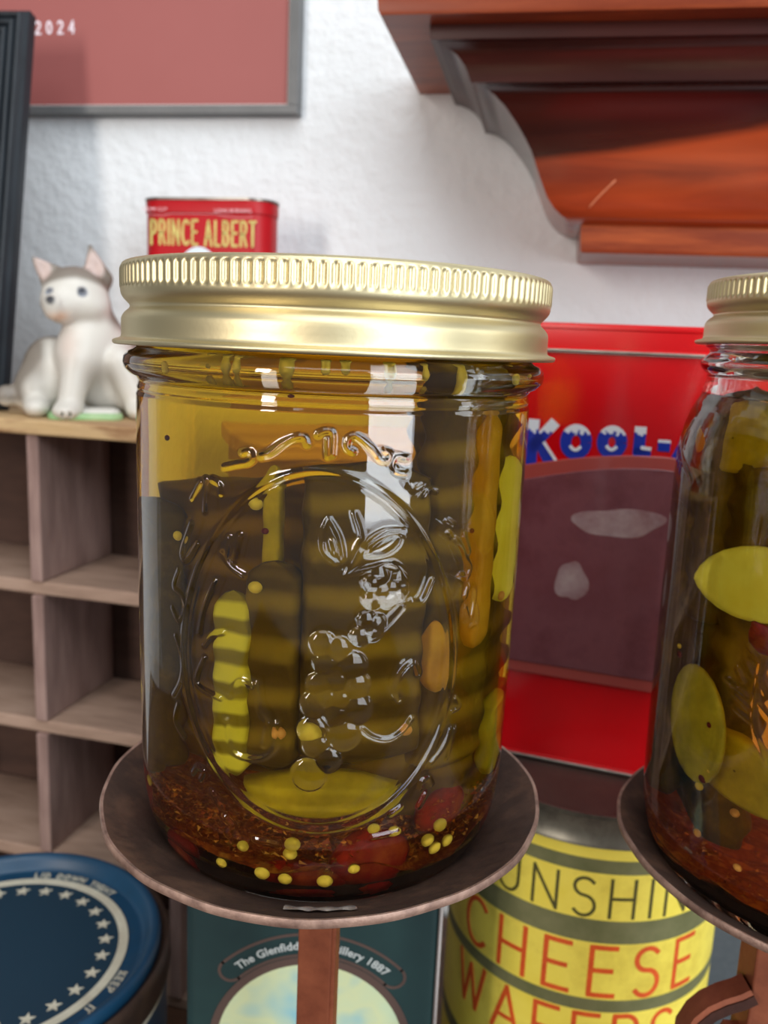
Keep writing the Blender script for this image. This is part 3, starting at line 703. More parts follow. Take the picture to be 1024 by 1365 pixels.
def ring_text(txt, amid, hgt, wf=1.25, gap=.3):
    ls_, tot = strokes(txt, hgt, wf, gap); R_ = RD - 11.3
    ribbons(b, ls_, .6, lambda u, v, h: np.array([(R_+v)*math.cos(amid-(u-tot/2)/(R_+1.5)), (R_+v)*math.sin(amid-(u-tot/2)/(R_+1.5)), bz-1.5+h]), .15, .6)
ring_text('LID DOWN TIGHT', math.radians(74), 2.7, 1.15, .4)
ring_text('KEEP', math.radians(-13), 2.7, 1.05, .4)
ring_text('IT', math.radians(-30), 2.7, 1.05, .28)
b.obj('lettering', M['bonewhite'], bt, smooth=False)['kind'] = 'stuff'

# ================================================================== JAR STANDS
def stand(name, label, p, tilt=0, sc=1.0):
    r = thing(name, label, 'stand', (p[0], p[1], -TABLE))
    zr = p[2] + TABLE; R = 50.7
    inner = [(R, zr), (R-.6, zr-.1), (46, zr-2.0), (40, zr-5.2), (33, zr-7.6), (20, zr-8.6), (0, zr-8.8)]
    rng = random.Random(5)
    def wob(Rr, t_, z_): return Rr*(1 + .004*np.sin(3*t_+1) + .003*np.sin(7*t_) + .0015*np.sin(19*t_))
    b_ = MB(); b_.lathe([(0, zr-10.6), (20, zr-10.4), (33, zr-9.4), (40, zr-7.2), (46, zr-4.0), (R-.2, zr-2.0)], 144, fn=wob)
    b_.lathe([(R-.6, zr-.15), (46, zr-2.0), (40, zr-5.2), (33, zr-7.6), (20, zr-8.6), (0.01, zr-8.8)], 144, fn=wob)
    b_.obj('pan', M['rust'], r, smooth=60)
    b_ = MB(); b_.lathe([(R-.2, zr-2.0), (R+.15, zr-1.7), (R+.25, zr-.5), (R, zr), (R-.6, zr-.15)], 200, fn=wob); b_.obj('pan_rim', M['rustrim'], r, smooth=60)['label'] = 'worn pinkish brown pan edge'
    return r, zr
AX = np.array([-11.7, 190.5]); BXJ = np.array([113.7, 196.0])
ZR = -102.5
st, zr = stand('jar_stand', 'rusty round pan on a copper brown stem under the large jar', (AX[0], AX[1], ZR))
b = MB(); b.box((0, 0, (zr-10)/2), (8.6, 5.0, zr-10), math.radians(-14)); o = b.obj('stem', M['copper'], st, smooth=False, bevel=.4); o['label'] = 'copper brown square stem'
b = MB(); b.box((4.3, -1.2, (zr-10)/2), (1.6, 3.6, zr-10.4), math.radians(-14)); b.obj('stem_strip', M['copper'], st, smooth=False, bevel=.4)
b = MB(); b.lathe([(0, 0), (42, 0), (42, 2.5), (38, 4), (12, 7), (8, 12), (0, 12)], 64); b.obj('base', M['rust'], st, smooth=40)
st2, zr2 = stand('jar_stand', 'rusty round pan with a scrolled stem under the right-hand jar', (BXJ[0], BXJ[1], -116.0))
q = at(1014, 1240, BXJ[1]-4.75); b = MB(); b.box((q[0]-BXJ[0]+13, 0, (zr2-10)/2), (26, 9.5, zr2-10), 0); b.obj('stem', M['copper'], st2, smooth=False, bevel=.5)
pts = []
p0 = at(996, 1325, BXJ[1]-3); 
for px, py in ((1000, 1318), (985, 1325), (965, 1331), (945, 1340), (930, 1352), (918, 1370), (914, 1395), (922, 1420), (945, 1438), (975, 1440), (996, 1425), (1000, 1400), (990, 1382), (975, 1380), (968, 1392), (974, 1402)):
    q = at(px, py, BXJ[1]-3); pts.append((q[0]-BXJ[0], q[1]-BXJ[1], q[2]+TABLE))
b = MB(); P = np.array(pts); nn = len(P); tg = np.gradient(P, axis=0); tg /= np.linalg.norm(tg, axis=1)[:, None]
nr = np.cross(tg, np.array([0, 1.0, 0])); wdt = 1.3
rows = np.stack([P + nr*wdt + [0, -4, 0], P - nr*wdt + [0, -4, 0], P - nr*wdt + [0, 4, 0], P + nr*wdt + [0, 4, 0]], 1)
b.grid(rows, wv=True); b.f.append((0, 1, 2, 3)); b.mi.append(0); b.f.append(tuple((nn-1)*4 + k for k in (3, 2, 1, 0))); b.mi.append(0)
b.obj('scroll', M['darkiron'], st2, smooth=40)['label'] = 'dark brown iron scroll'
b = MB(); rows = np.stack([P - nr*wdt*.98 + [0, -3.6, 0], P - nr*(wdt+1.1) + [0, -3.0, 0], P - nr*(wdt+1.1) + [0, 3.0, 0], P - nr*wdt*.98 + [0, 3.6, 0]], 1)
b.grid(rows, wv=True); b.obj('scroll_lit_side', M['copper'], st2, smooth=40)  # light on the scroll's inner side, painted as a copper-coloured strip
b = MB(); b.lathe([(0, 0), (42, 0), (42, 2.5), (38, 4), (12, 7), (8, 12), (0, 12)], 64); b.obj('base', M['rust'], st2, smooth=40)

M['scrap'] = mat('grey_translucent_tape', srgb(112, 100, 94), .25, var=[srgb(140, 130, 124)], scale=200, bump=.2, bscale=500)
b = MB(); P = np.zeros((25, 5, 3))
for i_ in range(25):
    a_ = math.radians(-90 + 1 + (i_-8)*.72)
    for j_ in range(5):
        r_ = 43.2 + j_*.75 - .25*math.sin(i_*1.3)*(j_ == 4); P[i_, j_] = (r_*math.cos(a_), r_*math.sin(a_), -3.05 + (r_-43.2)*.52 + .35*(0 < j_ < 4) + .12*math.sin(i_*.9+j_))
b.grid(P); o = b.obj('tape_scrap', M['scrap'], at_=(AX[0], AX[1], ZR)); tag(o, 'small grey scrap of tape stuck on the rusty pan in front of the large jar', 'tape')

# ================================================================== JARS
def seg_dist(px_, py_, l):
    d = np.full(px_.shape, 1e9)
    for (x0, y0), (x1, y1) in zip(l[:-1], l[1:]):
        dx, dy = x1-x0, y1-y0; L = dx*dx+dy*dy+1e-12
        t_ = np.clip(((px_-x0)*dx + (py_-y0)*dy)/L, 0, 1)
        d = np.minimum(d, np.hypot(px_-x0-t_*dx, py_-y0-t_*dy))
    return d
def emboss_field(TH, Z, R0, feats):
    Hh = np.zeros(TH.shape); Sx = TH*R0
    for kind, data, w_, h_ in feats:
        if kind == 'line':
            l = np.array(data); m = (Sx > l[:, 0].min()-w_*1.6) & (Sx < l[:, 0].max()+w_*1.6) & (Z > l[:, 1].min()-w_*1.6) & (Z < l[:, 1].max()+w_*1.6)
            if not m.any(): continue
            d = seg_dist(Sx[m], Z[m], l); v = h_*np.exp(-(d/(w_*.5))**2*1.2)
        else:
            (cx_, cz_), r_ = data, w_
            m = (np.abs(Sx-cx_) < r_*1.1) & (np.abs(Z-cz_) < r_*1.1)
            if not m.any(): continue
            d = np.hypot(Sx[m]-cx_, Z[m]-cz_)/r_; v = h_*np.sqrt(np.clip(1-d*d, 0, 1))
        Hh[m] = np.maximum(Hh[m], v)
    return Hh
def jar_glass(axis, outer, inner, base_z, feats, R0, mid, half, par, zlo, zhi, nrow=430, ncol=470):
    """outer, inner: lists of (r, z). mid: direction facing the eye; the embossed front is finely meshed"""
    th = np.concatenate([np.linspace(-half, half, ncol), np.linspace(half, 2*math.pi-half, 90)[1:-1]])
    op = np.array(outer, float); zz = op[:, 1]; s_ = np.concatenate([[0], np.cumsum(np.hypot(*np.diff(op, axis=0).T))])
    smp = []
    for i in range(len(op)-1):
        a, b_ = op[i], op[i+1]
        fine = (min(a[1], b_[1]) >= zlo-1) and (max(a[1], b_[1]) <= zhi+1)
        k = max(1, int(math.ceil(np.hypot(*(b_-a))/(.24 if fine else 1.2))))
        for j in range(k): smp.append(a + (b_-a)*j/k)
    smp.append(op[-1]); smp = np.array(smp)
    TH, ZI = np.meshgrid(th, smp[:, 1], indexing='ij'); Rr = np.broadcast_to(smp[:, 0], TH.shape).copy()
    Rr += emboss_field(np.where(TH > half+.001, 99, TH), ZI, R0, feats)
    # hand-made waviness of moulded glass
    Rr += .03*np.sin(TH*9+ZI*.07)*np.sin(ZI*.11+1) + .012*np.sin(TH*23+1.3)
    A = mid + TH
    P = np.stack([Rr*np.cos(A), Rr*np.sin(A), ZI - base_z], -1)
    b_ = MB(); b_.grid(P, wu=True)
    b_.lathe([(r_, z_-base_z) for r_, z_ in inner], 160)
    return b_.obj('glass_body', M['glass'], par)

MID = math.atan2(-AX[1], -AX[0])
def surf(px_, py_, R0=41.9, ax=AX, mid=MID):
    p = on_cyl(px_, py_, ax, R0); a = math.atan2(p[1]-ax[1], p[0]-ax[0]) - mid
    a = (a + math.pi) % (2*math.pi) - math.pi
    return a*R0, p[2]
def cl(l): return [(230 + x/2.395, 560 + y/2.395) for x, y in l]
feats = []
def fl(l, w_=1.05, h_=.36, crop=True):
    q = cl(l) if crop else l
    feats.append(('line', [surf(*p) for p in smooth_line(q)], w_, h_))
def fb(x, y, r_, h_=.55):
    (px_, py_), = cl([(x, y)]); s_, z_ = surf(px_, py_); feats.append(('bump', (s_, z_), r_, h_))
for k, (sc_, w_, h_) in enumerate(((1.0, 1.4, .36), (.955, .8, .10))):
    feats.append(('line', [surf(424 + 181*sc_*math.cos(a), 868 - 241*sc_*math.sin(a)) for a in np.linspace(0, 2*math.pi, 90)], w_, h_))
for l in ([(280, 115), (310, 105), (350, 75), (390, 55), (420, 55), (430, 75)], [(225, 105), (245, 100), (255, 120), (240, 135), (210, 140), (165, 150)],
          [(465, 45), (490, 35), (512, 45), (510, 110)], [(495, 60), (497, 115)], [(575, 100), (558, 88), (562, 60), (590, 52), (640, 95), (665, 128), (688, 128), (693, 108), (678, 98)],
          [(745, 120), (715, 118), (703, 140), (715, 165), (745, 170)], [(755, 205), (775, 222), (800, 210)], [(800, 240), (815, 222), (840, 228)],
          [(875, 320), (895, 332)], [(880, 358), (888, 372)], [(930, 370), (945, 420)], [(900, 380), (925, 410), (935, 440), (950, 470), (940, 500), (915, 495)],
          [(935, 560), (945, 530), (965, 540), (962, 590), (950, 640), (935, 600)], [(970, 590), (974, 640), (955, 655)], [(905, 890), (918, 915), (895, 930)],
          [(855, 1000), (835, 1060)], [(890, 985), (870, 1040), (830, 1095)], [(905, 985), (880, 1080)], [(795, 1180), (800, 1155), (820, 1145), (832, 1165)],
          [(812, 1195), (792, 1235)], [(730, 1240), (700, 1262)], [(640, 1338), (725, 1318)], [(130, 190), (150, 205), (155, 235)], [(90, 200), (62, 250)],
          [(108, 190), (104, 290)], [(60, 330), (30, 420), (45, 445), (80, 395)], [(20, 480), (5, 530), (30, 560), (40, 600), (20, 640), (0, 600)], [(10, 690), (30, 760), (25, 830), (0, 880)],
          [(15, 910), (5, 960), (30, 1010)], [(60, 1130), (75, 1110), (95, 1125), (85, 1150)], [(120, 1190), (150, 1240)], [(160, 1270), (185, 1300), (170, 1325)], [(260, 1345), (330, 1360)]):
    fl(l)
for l in ([(500, 315), (530, 370), (545, 440)], [(500, 315), (480, 360), (482, 420), (520, 455)], [(510, 385), (522, 425)], [(580, 300), (600, 370), (585, 400), (560, 480)],
          [(555, 490), (620, 400), (680, 355), (735, 350)], [(620, 425), (660, 385), (720, 370), (715, 400), (670, 430), (625, 430)], [(560, 492), (640, 475), (700, 460), (740, 500), (748, 545)],
          [(765, 580), (800, 575), (830, 510)], [(605, 715), (680, 660), (737, 598)], [(605, 990), (640, 1015), (690, 1022), (735, 995), (765, 955)],
          [(725, 892), (714, 860), (735, 805), (770, 775), (785, 810)], [(85, 680), (100, 600), (135, 515)], [(160, 425), (190, 470), (225, 495)], [(180, 375), (172, 440)],
          [(215, 370), (195, 450)], [(100, 760), (75, 840), (150, 890)], [(180, 880), (210, 830), (250, 850)], [(160, 680), (125, 690), (100, 720)], [(265, 845), (275, 930), (300, 970), (290, 1040)],
          [(170, 960), (190, 1060), (270, 1085), (325, 1050), (330, 970)]):
    fl(l, 1.05, .40)
for x, y in ((640, 520), (670, 548), (702, 535), (640, 575), (690, 572), (722, 512), (662, 500), (722, 556), (620, 640), (652, 650), (640, 678), (598, 690)): fb(x, y, 1.9, .75)
for x, y, r_ in ((480, 715, 3), (528, 732, 3), (490, 775, 3), (570, 788, 3.6), (525, 832, 3.2), (583, 850, 3.4), (470, 845, 3), (488, 888, 3), (535, 893, 2.8), (452, 910, 3.2), (520, 940, 3.2), (588, 925, 3.6), (548, 1008, 3.8), (455, 1040, 3), (496, 1088, 3), (445, 992, 3.3), (435, 1136, 4.0)): fb(x, y, r_*.85, .8)

def lid_parts(par, z0, Rs, hl):
    """screw band and flat lid; z0 = flange height, Rs = flange radius, hl = height"""
    k = hl/16.0
    pr = [(Rs-1.6, .3), (Rs-.9, -.1), (Rs-.2, 0), (Rs, .35), (Rs-.05, .75), (Rs-.7, 1.05), (Rs-1.5, 1.3), (Rs-1.75, 2.0), (Rs-1.75, 4.4), (Rs-1.9, 5.4), (Rs-2.5, 6.3), (Rs-3.3, 7.0), (Rs-3.5, 7.5), (Rs-3.2, 8.0), (Rs-2.3, 8.9), (Rs-1.8, 9.8), (Rs-1.65, 10.8)]
    pr += [(Rs-1.65, 11.6), (Rs-1.65, 12.0), (Rs-1.65, 13), (Rs-1.65, 14), (Rs-1.68, 14.7), (Rs-1.8, 15.2), (Rs-2.1, 15.7), (Rs-2.7, 16.0), (Rs-3.6, 16.1), (Rs-6.0, 16.0), (Rs-6.2, 15.5)]
    def knurl(Rr, t_, z_):
        win = np.clip((z_/k-10.9)/.4, 0, 1)*np.clip((15.1-z_/k)/.5, 0, 1)
        return Rr + win*(.24*np.clip(np.cos(t_*134)*1.6, -1, 1)-.12)
    b_ = MB(); b_.lathe([(r_, z_*k) for r_, z_ in spline_prof(pr, 2)], 134*8, fn=knurl); o_ = b_.obj('screw_band', M['gold'], par); o_.location = (0, 0, z0*MM)
    b_ = MB(); b_.lathe([(Rs-4.5, 14.6*k), (Rs-7.5, 15.0*k), (Rs-8.5, 15.5*k), (Rs-9.5, 15.3*k), (0.01, 15.2*k)], 96); o_ = b_.obj('flat_lid', M['gold'], par); o_.location = (0, 0, z0*MM)

BZJ = -111.2
jar = thing('pickle_jar', 'large embossed glass pickle jar with a gold screw lid in the centre', 'jar', (AX[0], AX[1], BZJ))
outer = [(20, BZJ+1.2), (28, BZJ+.8), (31.5, BZJ+.1), (33.2, BZJ+.1), (35.6, BZJ+1.2), (37.6, BZJ+3.4), (39.4, BZJ+7), (40.6, BZJ+12), (41.2, BZJ+18), (41.4, BZJ+26), (41.7, -60), (41.9, -30), (41.9, -12.0)]
outer = [(0.01, BZJ+2.4), (12, BZJ+2.2)] + outer
outer = spline_prof(outer, 3)
outer += [(41.6, -11.2), (41.8, -10.6), (41.5, -9.8), (41.5, -9.0), (42.0, -8.4), (43.2, -7.8), (44.2, -6.8), (44.5, -5.6), (44.3, -4.4), (43.4, -3.4), (42.3, -3.0), (41.8, -2.6), (41.6, 12)]
inner = [(41.6, 12.01), (39.4, 12), (39.2, -2), (39.2, -60), (38.8, -85), (38.0, BZJ+17), (36.0, BZJ+8.6), (32.0, BZJ+4.4), (26, BZJ+3.4), (0.01, BZJ+3.6)]
jar_glass(AX, outer, inner, BZJ, feats, 41.9, MID, 1.45, jar, BZJ+8, -11)
lid_parts(jar, -2.1-BZJ, 46.4, 16.0)
# brine: its skin lies inside the glass wall
b = MB(); b.lathe([(0.01, 2.9), (26, 2.7), (32.3, 3.7), (36.5, 8.0), (38.6, 16.8), (39.3, 26), (39.7, 52), (39.7, -2.5-BZJ), (39.7, .5-BZJ), (0.01, .5-BZJ)], 128)
br = b.obj('brine', M['brine'], at_=(AX[0], AX[1], BZJ), smooth=50); tag(br, 'clear amber yellow brine filling the large central jar', 'brine')

# ---- pickles inside: every piece a thing
rng = random.Random(11)
def crinkle(wid, thk, hgt, amp, pitch, round_=0.0, taper=(1, 1), nz=60, phase=0.0):
    b_ = MB(); n_ = 24; P = np.zeros((nz+1, n_, 3))
    for k in range(nz+1):
        s_ = k/nz; z_ = (s_-.5)*hgt; w_ = wid/2*(taper[0] + (taper[1]-taper[0])*s_)
        e_ = min(1, (1-abs(2*s_-1))*hgt/6.0)**.5 if round_ else 1
        wv = amp*math.sin(2*math.pi*z_/pitch + phase)
        for j in range(n_):
            a = 2*math.pi*j/n_; c_, s2 = math.cos(a), math.sin(a)
            x_ = w_*abs(c_)**.45*np.sign(c_)*e_; y_ = thk/2*abs(s2)**.45*np.sign(s2)*e_
            P[k, j] = (x_ + .04*wv*np.sign(c_), y_ + wv*np.sign(s2), z_)
    b_.grid(P[:, ::1], wv=True)
    b_.f.append(tuple(reversed(range(n_)))); b_.mi.append(0); b_.f.append(tuple(nz*n_+j for j in range(n_))); b_.mi.append(0)
    for i_, f_ in enumerate(b_.f): b_.f[i_] = tuple(reversed(f_))
    return b_
def pickle(px_, py_, R_, wid, thk, hgt, amp, pitch, m, label, yaw=0.0, roll=0.0, taper=(1, 1), name='pickle_slice', ax=AX, cat='pickle', group='crinkle-cut pickles in the large jar', phase=0.0, pitchx=0.0, round_=1):
    p_ = on_cyl(px_, py_, ax, R_); a = math.atan2(p_[1]-ax[1], p_[0]-ax[0]) + math.pi/2
    o_ = crinkle(wid, thk, hgt, amp, pitch, round_, taper, phase=phase).obj(name, m, smooth=True)
    o_.location = world(p_); o_.rotation_euler = (pitchx, roll, a + yaw)
    return tag(o_, label, cat, group)
T = [
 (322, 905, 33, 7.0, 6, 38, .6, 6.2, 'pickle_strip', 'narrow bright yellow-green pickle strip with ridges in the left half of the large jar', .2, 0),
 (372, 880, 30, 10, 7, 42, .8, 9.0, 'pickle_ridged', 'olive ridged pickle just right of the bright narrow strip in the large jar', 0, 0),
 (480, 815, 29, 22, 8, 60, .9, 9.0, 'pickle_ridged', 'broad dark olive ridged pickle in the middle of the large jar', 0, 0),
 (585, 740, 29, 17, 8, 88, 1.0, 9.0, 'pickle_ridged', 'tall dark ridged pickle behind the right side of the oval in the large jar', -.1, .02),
 (622, 705, 34.3, 7.0, 5, 48, .15, 9.0, 'pickle_orange', 'smooth amber pickle spear upright at the right side of the large jar', .1, .03),
 (642, 700, 34.0, 3.5, 9, 31, .2, 9.0, 'pickle_bright', 'bright yellow pickle wedge pressed to the right edge of the large jar', .7, .10),
 (570, 868, 34.5, 7, 4, 15, .3, 9.0, 'pickle_orange', 'short amber pickle tip beside the lower right of the oval in the large jar', 0, -.1),
 (228, 880, 34.2, 3, 6, 26, .2, 9.0, 'pickle_bright', 'yellow pickle sliver pressed to the left edge of the large jar', -.7, -.06),
 (430, 1040, 24, 28, 8, 11, .4, 6.0, 'pickle', 'yellow pickle end lying low in the middle of the large jar', 0, 0),
 (620, 965, 33, 8, 6, 20, .5, 6.0, 'pickle', 'yellow pickle chunk low at the right of the large jar', 0, 0),
 (260, 835, 25, 14, 10, 60, .8, 9.0, 'pickle_dark', 'dark olive pickle at the left behind the oval rim of the large jar', 0, 0),
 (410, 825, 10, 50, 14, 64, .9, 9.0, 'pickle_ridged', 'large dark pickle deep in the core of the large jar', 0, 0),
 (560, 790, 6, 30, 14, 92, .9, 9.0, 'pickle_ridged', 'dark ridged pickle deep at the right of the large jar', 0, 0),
 (240, 850, 31, 12, 8, 60, .6, 9.0, 'pickle_dark', 'dark olive pickle close to the left side of the glass of the large jar', 0, 0),
 (375, 690, 26, 3.2, 3, 22, .2, 9.0, 'pickle', 'thin olive-yellow pickle shred high behind the oval in the large jar', 0, 0),
]
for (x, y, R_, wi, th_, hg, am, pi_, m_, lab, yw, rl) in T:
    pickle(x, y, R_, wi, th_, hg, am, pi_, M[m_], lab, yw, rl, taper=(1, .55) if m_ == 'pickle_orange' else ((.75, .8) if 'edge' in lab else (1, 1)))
def lump(name, p_, rad, m, label, cat, group=None, seed=0, seg=18):
    rn = random.Random(seed); ph_ = [rn.uniform(0, 6) for _ in range(6)]
    b_ = MB(); t_ = np.linspace(0, 2*math.pi, seg, endpoint=False); f_ = np.linspace(0, math.pi, seg//2+1)
    Tt, Ff = np.meshgrid(t_, f_, indexing='ij'); r_ = 1 + .10*np.sin(2*Tt+ph_[0])*np.sin(Ff) + .08*np.sin(3*Ff+ph_[1])*np.sin(Tt+ph_[2])
    P = np.stack([rad[0]*r_*np.sin(Ff)*np.cos(Tt), rad[1]*r_*np.sin(Ff)*np.sin(Tt), -rad[2]*r_*np.cos(Ff)], -1)
    b_.grid(P, wu=True)
    o_ = b_.obj(name, m); o_.location = world(p_); axx = AX if p_[0] < 60 else BXJ; o_.rotation_euler = (rn.uniform(-.2, .2), rn.uniform(-.3, .3), math.atan2(p_[1]-axx[1], p_[0]-axx[0]) + math.pi/2)
    return tag(o_, label, cat, group)
for k, (x, y, R_, rad, lab) in enumerate(((222, 1048, 34, (5, 3.5, 8), 'dark red pepper piece low at the left edge of the large jar'),
        (268, 1114, 32, (4.5, 3, 4), 'small red pepper piece at the lower left of the large jar'),
        (486, 1128, 30, (8, 4, 6), 'broad red pepper piece lying at the bottom of the large jar right of its middle'),
        (615, 1082, 33, (3.6, 3.6, 6), 'bright red pepper piece at the lower right edge of the large jar'),
        (405, 1150, 30, (8, 4, 3), 'dull red pepper piece at the bottom middle of the large jar'),
        (560, 1060, 27, (6, 4, 5), 'brownish red pepper piece behind the seeds at the lower right of the large jar'))):
    lump('red_pepper_piece', on_cyl(x, y, AX, R_), rad, M['pepper'], lab, 'pepper', 'red pepper pieces in the large jar', k+3)
# mustard seeds
sd = MB(); t_ = np.linspace(0, 2*math.pi, 12, endpoint=False); f_ = np.linspace(0, math.pi, 8); Tt, Ff = np.meshgrid(t_, f_, indexing='ij')
sd.grid(np.stack([1.15*np.sin(Ff)*np.cos(Tt), 1.15*np.sin(Ff)*np.sin(Tt), -1.0*np.cos(Ff)], -1), wu=True)
seed_y = sd.data('seed_y', M['seed']); seed_o = sd.data('seed_o', M['seed_orange']); fl_d = sd.data('flake_d', M['flake'])
def seed(x, y, R_, s_, me, label, group, ax=AX, name='mustard_seed', cat='seed', sq=1):
    o_ = bpy.data.objects.new(name, me); C.objects.link(o_); o_.location = world(on_cyl(x, y, ax, R_)); o_.scale = (s_, s_, s_*sq)
    return tag(o_, label, cat, group)
NTH = ['leftmost', 'second from the left', 'third from the left', 'fourth from the left', 'fifth from the left', 'sixth from the left', 'seventh from the left', 'eighth from the left', 'ninth from the left', 'tenth from the left', 'third from the right', 'second from the right', 'rightmost']
low = sorted([(433, 1167, .9), (353, 1156, .9), (382, 1164, .8), (392, 1118, .9), (389, 1130, .8), (302, 1142, .7), (470, 1150, .7), (520, 1100, .6), (330, 1120, .7), (495, 1098, .7)])
for k, (x, y, s_) in enumerate(low):
    w_ = NTH[k] if k < 7 else ['third from the right', 'second from the right', 'rightmost'][k-7]
    seed(x, y, 36.8, s_*1.5, seed_y, 'mustard seed in the row at the large jar bottom, ' + w_, 'mustard seeds at the bottom of the large jar')
for (x, y, s_), w_ in (((577, 1092, .9), 'topmost of the cluster of four'), ((562, 1112, .85), 'left one of the cluster of four'), ((571, 1122, .85), 'lowest of the cluster of four'), ((586, 1112, .85), 'right one of the cluster of four'), ((643, 1058, .8), 'alone above the others')):
    seed(x, y, 36.8, s_*1.5, seed_y, 'mustard seed low right in the large jar, ' + w_, 'mustard seeds at the bottom of the large jar')
top_ = sorted([(290, 488, .8), (311, 490, .95), (324, 492, .7), (386, 494, 1.2), (435, 496, .8), (460, 496, .9), (516, 500, .95), (604, 504, .9), (665, 506, .8), (678, 508, .6), (560, 502, .6), (240, 487, .6)])
for k, (x, y, s_) in enumerate(top_):
    w_ = NTH[k] if k < 9 else NTH[k+1]
    seed(x, y, 38.3, s_*1.05, seed_y, 'mustard seed floating under the lid of the large jar, ' + w_, 'mustard seeds floating at the top of the large jar', sq=.6)
for x, y, s_, lab in ((346, 670, .85, 'upper of two yellow mustard seeds floating inside the oval of the large jar'), (345, 780, .85, 'lower of two yellow mustard seeds floating inside the oval of the large jar'),
                      (414, 972, 1.15, 'bright yellow mustard seed under the embossed grapes of the large jar'), (218, 1035, .85, 'mustard seed alone at the lower left edge of the large jar'), (250, 712, .7, 'yellow seed fragment left of the oval on the large jar')):
    seed(x, y, 37.5, s_*1.35, seed_y, lab, None)
for x, y, s_, lab in ((375, 972, .9, 'orange mustard seed left of the bright yellow one in the large jar'), (648, 790, .8, 'orange mustard seed by the right spear in the large jar'),
                      (536, 968, .8, 'orange mustard seed right of the embossed grapes of the large jar'), (190, 683, .7, 'orange seed at the left edge of the large jar above its middle')):
    seed(x, y, 36.8, s_*1.3, seed_o, lab, None)
for x, y, s_, lab in ((390, 527, .55, 'dark red flake right under the neck of the large jar'), (236, 583, .55, 'dark brown flake at the upper left of the large jar'), (620, 705, .5, 'dark red flake on the right spear of the large jar'), (357, 706, .6, 'reddish flake inside the top of the oval on the large jar')):
    seed(x, y, 38.3, s_, fl_d, lab, None, name='pepper_flake', cat='flake')
# sediment
def sediment(name, label, ax, zlo, Rmax, n_, seed_, hmax=9):
    rn = random.Random(seed_); b_ = MB()
    for _ in range(n_):
        a = rn.uniform(0, 2*math.pi); r_ = Rmax*math.sqrt(rn.random()); zz_ = zlo + rn.random()**1.8*hmax*(.3 + .7*r_/Rmax) + max(0, r_-Rmax+8)*.5
        c_ = np.array([r_*math.cos(a), r_*math.sin(a), zz_]); s_ = rn.uniform(.35, 1.0)
        v_ = np.array([[rn.uniform(-1, 1), rn.uniform(-1, 1), rn.uniform(-.6, .6)] for _ in range(4)])*s_
        b_.add(c_ + v_, [(0, 1, 2), (0, 2, 3), (0, 3, 1), (1, 3, 2)], 0 if rn.random() < .85 else 1)
    tt = np.linspace(0, 2*math.pi, 72, endpoint=False); rr_ = np.array([.01, 8, 14, 20, 25, 29, 32, 34.5, 36, 36.5])*(Rmax/34.5)
    P = np.zeros((72, len(rr_), 3)); Tg, Rg2 = np.meshgrid(tt, rr_, indexing='ij')
    P[..., 0] = Rg2*np.cos(Tg); P[..., 1] = Rg2*np.sin(Tg)
    P[..., 2] = zlo + 1.6 + .9*np.sin(Tg*3+1)*Rg2/36 + .7*np.sin(Tg*7+Rg2*.5) + .5*np.sin(Tg*17+Rg2) + np.clip(Rg2/Rmax-.75, 0, 1)*hmax*.9*(1+.35*np.sin(Tg*5+2))
    b_.grid(P[:, ::-1], wu=True)
    o_ = b_.obj(name, [M['sediment'], M['seed_orange']], at_=(ax[0], ax[1], 0), smooth=False)
    o_.location = world((ax[0], ax[1], zlo)) ; 
    for v_ in o_.data.vertices: v_.co.z -= zlo*MM
    return tag(o_, label, 'spices', None, 'stuff')
sediment('spice_sediment', 'red brown spice sediment on the bottom of the large jar', AX, BZJ+4.6, 32.8, 9000, 4, 11)

# ---- right-hand jar
B2 = -125.0
MID2 = math.atan2(-BXJ[1], -BXJ[0])
jar2 = thing('pickle_jar', 'shouldered glass pickle jar with a gold screw lid, cut off at the right edge', 'jar', (BXJ[0], BXJ[1], B2))
outer2 = spline_prof([(0.01, B2+2.4), (12, B2+2.2), (22, B2+1.2), (30, B2+.8), (34.5, B2+.1), (37, B2+.3), (40, B2+2), (42.5, B2+6), (44.4, B2+12), (45.2, B2+20), (45.5, -83), (45.6, -52), (45.7, -34), (45.6, -24), (44.8, -17), (43.2, -11.5), (41.4, -8), (40.8, -5)], 3)
outer2 += [(40.6, -3.5), (41.2, -3), (42.0, -2.2), (42.4, -1.2), (42.2, -.2), (41.4, .6), (40.8, 1.2), (40.6, 2.2), (41.6, 2.8), (41.7, 3.6), (40.6, 4.2), (40.4, 16)]
inner2 = [(40.4, 16.01), (38.2, 16), (38.0, -4), (38.6, -8), (41, -13), (42.6, -20), (42.9, -34), (42.8, -83), (42.2, B2+20), (40.5, B2+12), (37, B2+7), (30, B2+5.4), (0.01, B2+5.6)]
f2 = []
def surf2(px_, py_): return surf(px_, py_, 45.6, BXJ, MID2)
for l in ([(1006, 832), (1016, 845)], [(998, 862), (1013, 880)], [(995, 884), (1003, 900)], [(983, 892), (990, 908)], [(968, 905), (996, 928)], [(978, 925), (998, 945)], [(980, 945), (1000, 962)], [(1018, 868), (1004, 960), (1024, 1020)], [(1010, 905), (1020, 925)],
          [(1012, 940), (1024, 955)], [(915, 560), (908, 600), (922, 640)], [(1020, 690), (1012, 740)]):
    f2.append(('line', [surf2(*p_) for p_ in smooth_line(l)], 1.2, .3))
def jar2_glass():
    return jar_glass(BXJ, outer2, inner2, B2, f2, 45.6, MID2, 1.45, jar2, B2+10, -8, ncol=330)
jar2_glass()
lid_parts(jar2, 3.4-B2, 44.2, 14.2)
